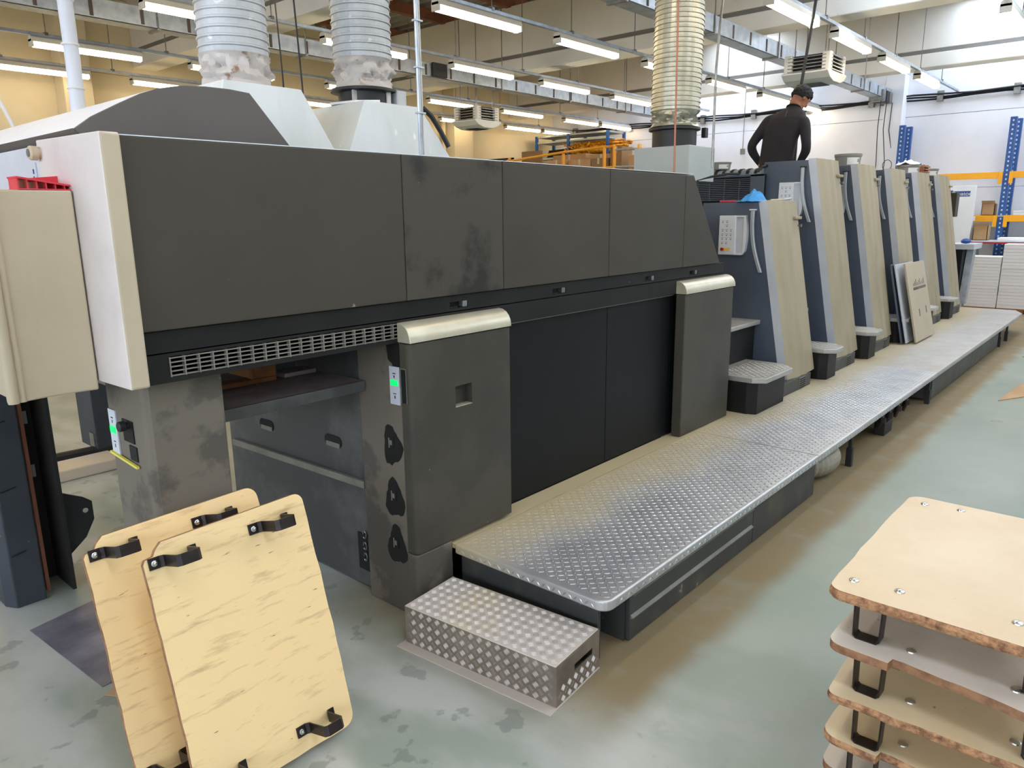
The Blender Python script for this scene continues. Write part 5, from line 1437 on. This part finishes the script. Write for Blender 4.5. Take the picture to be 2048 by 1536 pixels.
# ------------------------------------------------------------------ the person
def skin_mesh(name, nodes, edges, m, parent, sub=2, root=0, loc=Vector((0, 0, 0))):
    me = bpy.data.meshes.new(name)
    me.from_pydata([tuple(Vector(p) - loc) for p, r in nodes], edges, [])
    o = bpy.data.objects.new(name, me); C.objects.link(o)
    me.materials.append(M[m])
    sk = o.modifiers.new('skin', 'SKIN'); sk.use_smooth_shade = True
    ss = o.modifiers.new('sub', 'SUBSURF'); ss.levels = sub; ss.render_levels = sub
    for i, (p, r) in enumerate(nodes):
        rr = r if isinstance(r, tuple) else (r, r)
        me.skin_vertices[0].data[i].radius = rr
        me.skin_vertices[0].data[i].use_root = (i == root)
    if parent: o.parent = parent
    return o
PX = 7.86; PY = .075
per = thing('person', 'man in a black long sleeve top seen from behind, bending over the press', 'person', (PX, 3.1 + PY, 1.165))
def person_mesh():
    b = MB()
    def V_(x, y, z): return Vector((PX + x, y + PY, z))
    def loft(secs, n=28):
        """secs: (centre, rx, ry, forward tilt): ellipses stacked upward"""
        o = len(b.v)
        for c, rx, ry in secs:
            for k in range(n):
                a = 2 * PI * k / n
                ca, sa = math.cos(a), math.sin(a)
                e_ = .85
                b.v.append((c.x + rx * math.copysign(abs(ca) ** e_, ca), c.y + ry * math.copysign(abs(sa) ** e_, sa), c.z))
        for i in range(len(secs) - 1):
            for k in range(n):
                q = o + i * n
                b.f.append((q + k, q + (k + 1) % n, q + n + (k + 1) % n, q + n + k)); b.mi.append(0)
        b.f.append(tuple(o + k for k in range(n))[::-1]); b.f.append(tuple(o + (len(secs) - 1) * n + k for k in range(n))); b.mi += [0, 0]
    # trunk: hips, waist, back, shoulders sloping into the neck, bent forward (+x)
    loft([(V_(-.02, 3.11, 1.92), .10, .165), (V_(-.03, 3.115, 2.02), .118, .178), (V_(-.02, 3.115, 2.12), .115, .178), (V_(-.01, 3.115, 2.20), .108, .176),
          (V_(0, 3.11, 2.30), .108, .172), (V_(.01, 3.10, 2.40), .112, .176), (V_(.03, 3.085, 2.50), .115, .188), (V_(.045, 3.075, 2.58), .112, .198),
          (V_(.06, 3.06, 2.64), .10, .196), (V_(.075, 3.045, 2.685), .082, .165), (V_(.088, 3.03, 2.72), .064, .105), (V_(.10, 3.015, 2.745), .055, .066), (V_(.118, 3.0, 2.79), .052, .054), (V_(.125, 2.99, 2.82), .04, .04)])
    def limb(pts):
        P = [V_(*p[:3]) for p in pts]; r_ = [p[3] for p in pts]
        fine, fr = [], []
        for i in range(len(P) - 1):
            p0, p1, p2, p3 = P[max(i - 1, 0)], P[i], P[i + 1], P[min(i + 2, len(P) - 1)]
            for q in range(6):
                t = q / 6
                fine.append(.5 * ((2 * p1) + (-p0 + p2) * t + (2 * p0 - 5 * p1 + 4 * p2 - p3) * t * t + (-p0 + 3 * p1 - 3 * p2 + p3) * t ** 3)); fr.append(r_[i] * (1 - t) + r_[i + 1] * t)
        fine.append(P[-1]); fr.append(r_[-1])
        b.tube(fine, fr, 16)
    limb([(.06, 3.17, 2.635, .06), (.045, 3.235, 2.615, .068), (.015, 3.29, 2.54, .058), (-.02, 3.345, 2.45, .050), (-.03, 3.375, 2.39, .046), (0, 3.38, 2.33, .046), (.05, 3.345, 2.25, .038), (.085, 3.315, 2.19, .029)])
    limb([(.06, 2.95, 2.61, .06), (.05, 2.885, 2.585, .066), (.03, 2.85, 2.51, .056), (.0, 2.825, 2.42, .049), (-.005, 2.815, 2.36, .046), (.03, 2.83, 2.30, .046), (.09, 2.885, 2.235, .038), (.15, 2.94, 2.18, .028)])
    for yy in (3.20, 3.02):
        limb([(-.03, yy, 2.02, .105), (-.01, yy, 1.85, .092), (.03, yy, 1.64, .066), (.0, yy, 1.45, .058), (-.01, yy, 1.25, .043), (-.01, yy, 1.21, .045)])
        limb([(-.05, yy, 1.20, .035), (.04, yy, 1.20, .04), (.15, yy, 1.195, .030)])
    # head: skull, jaw, nose, ears
    c = V_(.165, 2.965, 2.845)
    rot = Matrix.Rotation(math.radians(-32), 3, 'Z') @ Matrix.Rotation(math.radians(38), 3, 'Y')
    def ell(cc, rx, ry, rz, n1=14, n2=20):
        o = len(b.v)
        for i in range(1, n1):
            for k in range(n2):
                th, ph = PI * i / n1, 2 * PI * k / n2
                v = Vector((rx * math.sin(th) * math.cos(ph), ry * math.sin(th) * math.sin(ph), rz * math.cos(th)))
                b.v.append(tuple(rot @ (v + Vector(cc)) + c))
        for i in range(n1 - 2):
            for k in range(n2):
                b.f.append((o + i * n2 + k, o + i * n2 + (k + 1) % n2, o + (i + 1) * n2 + (k + 1) % n2, o + (i + 1) * n2 + k)); b.mi.append(0)
        b.f.append(tuple(o + k for k in range(n2))); b.f.append(tuple(o + (n1 - 2) * n2 + k for k in range(n2))[::-1]); b.mi += [0, 0]
    ell((0, 0, .01), .095, .074, .092); ell((.03, 0, -.055), .058, .054, .062); ell((.10, 0, -.025), .02, .014, .024)
    for sg in (-1, 1): ell((-.005, sg * .077, -.02), .019, .010, .03); ell((.085, sg * .03, .018), .018, .022, .008)
    ell((-.03, 0, -.085), .05, .048, .06)
    # hands
    def hnd(wr, d, sp):
        wv = V_(*wr); d = Vector(d).normalized(); sp = Vector(sp); sp = (sp - d * sp.dot(d)).normalized(); nn = d.cross(sp).normalized()
        for q in (-.024, -.008, .008, .024): b.tube([wv, wv + d * .04 + sp * q, wv + d * .085 + sp * q * 1.1], [.020, .018, .014], 10)
        for k in range(4):
            b0 = wv + d * .08 + sp * (.030 - .020 * k); Lf = (.066, .076, .070, .054)[k]
            b.tube([b0, b0 + d * Lf * .4 + nn * .010, b0 + d * Lf * .72 + nn * .030, b0 + d * Lf * .85 + nn * .052], [.0100, .0095, .009, .008], 10)
        b0 = wv + d * .025 + sp * .030
        b.tube([b0, b0 + d * .028 + sp * .024, b0 + d * .055 + sp * .03 + nn * .014, b0 + d * .075 + sp * .028 + nn * .026], [.013, .012, .011, .009], 10)
    hnd((.088, 3.312, 2.185), (.20, -.06, -1), (.3, -1, .1)); hnd((.155, 2.944, 2.176), (.5, .35, -.8), (.3, 1, .2))
    o = b.build('body', ['shirt', 'trouser', 'skin'], per)
    rm = o.modifiers.new('remesh', 'REMESH'); rm.mode = 'VOXEL'; rm.voxel_size = .0075
    sm = o.modifiers.new('smooth', 'SMOOTH'); sm.iterations = 4; sm.factor = .5
    bpy.context.view_layer.update()
    me = bpy.data.meshes.new_from_object(o.evaluated_get(bpy.context.evaluated_depsgraph_get()))
    o.modifiers.clear(); old = o.data; o.data = me; bpy.data.meshes.remove(old)
    me.materials.clear()
    for q in ('shirt', 'trouser', 'skin'): me.materials.append(M[q])
    base = wm(per).translation
    co = np.empty(len(me.polygons) * 3); me.polygons.foreach_get('center', co); co = co.reshape(-1, 3) + np.array(base)
    px, py, pz = co[:, 0] - PX, co[:, 1] - PY, co[:, 2]
    mi = np.zeros(len(co), int)
    mi[pz < 2.10] = 1
    neck = (pz + .55 * (px - .10)) > 2.752
    mi[neck & (pz > 2.70)] = 2
    mi[(pz < 2.192) & (py > 3.26) & (pz > 2.0)] = 2
    mi[(pz < 2.185) & (px > .135) & (pz > 1.95)] = 2
    me.polygons.foreach_set('material_index', mi.tolist()); me.polygons.foreach_set('use_smooth', [True] * len(me.polygons))
    # hair shell following the skull, tousled
    h = MB(); n1, n2 = 40, 56
    for i in range(n1 + 1):
        for k in range(n2):
            th, ph = PI * i / n1, 2 * PI * k / n2
            x, y, z = math.sin(th) * math.cos(ph), math.sin(th) * math.sin(ph), math.cos(th)
            cover = z > .30 if x > .45 else (z > -.50 if x < .1 else z > -.1)
            nn = mnoise.noise(Vector((x * 5, y * 5, z * 5))) * .10 + mnoise.noise(Vector((x * 16, y * 16, z * 16))) * .10
            kk = 1.13 + nn + .07 * max(0, z) if cover else .9
            v = Vector((.098 * x * kk, .078 * y * kk, .095 * z * kk + .012))
            h.v.append(tuple(rot @ v + c))
    for i in range(n1):
        for k in range(n2): h.f.append((i * n2 + k, i * n2 + (k + 1) % n2, (i + 1) * n2 + (k + 1) % n2, (i + 1) * n2 + k)); h.mi.append(0)
    h.build('hair', 'hair', per, smooth=True)
    for sg in (-1, 1):
        e = rot @ Vector((.092, sg * .03, .004)) + c
        MB().lathe([(.001, -.008), (.007, -.005), (.007, .005), (.001, .008)], tuple(e), 10, 'x').build('eye', 'papertop', per)
    e = rot @ Vector((.086, 0, -.07)) + c
    MB().box(e.x - .004, e.x + .004, e.y - .02, e.y + .02, e.z - .004, e.z + .004).build('mouth', 'dred', per)
    m_ = Matrix.Rotation(math.radians(28), 3, 'Y')
    cb = MB()
    cb.tube([V_(.102, 3.012, 2.742) + m_ @ Vector((.062 * math.cos(a), .066 * math.sin(a), 0)) for a in np.linspace(0, 2 * PI, 25)], .009, 8); cb.build('collar', 'trouser', per, smooth=True)
    MB().tube([V_(.0, 3.035, 2.71), V_(-.022, 3.035, 2.68), V_(-.035, 3.035, 2.65)], .0022, 6).build('zip_stripe', 'dust', per)
person_mesh()
# where the worker stands
fb = thing('inner_step', 'inner footboard between two press units where the worker stands', 'step', (7.9, 3.1, 1.15))
box(7.62, 8.10, 2.94, 3.44, 1.10, 1.165).build('footboard', 'alu', fb)
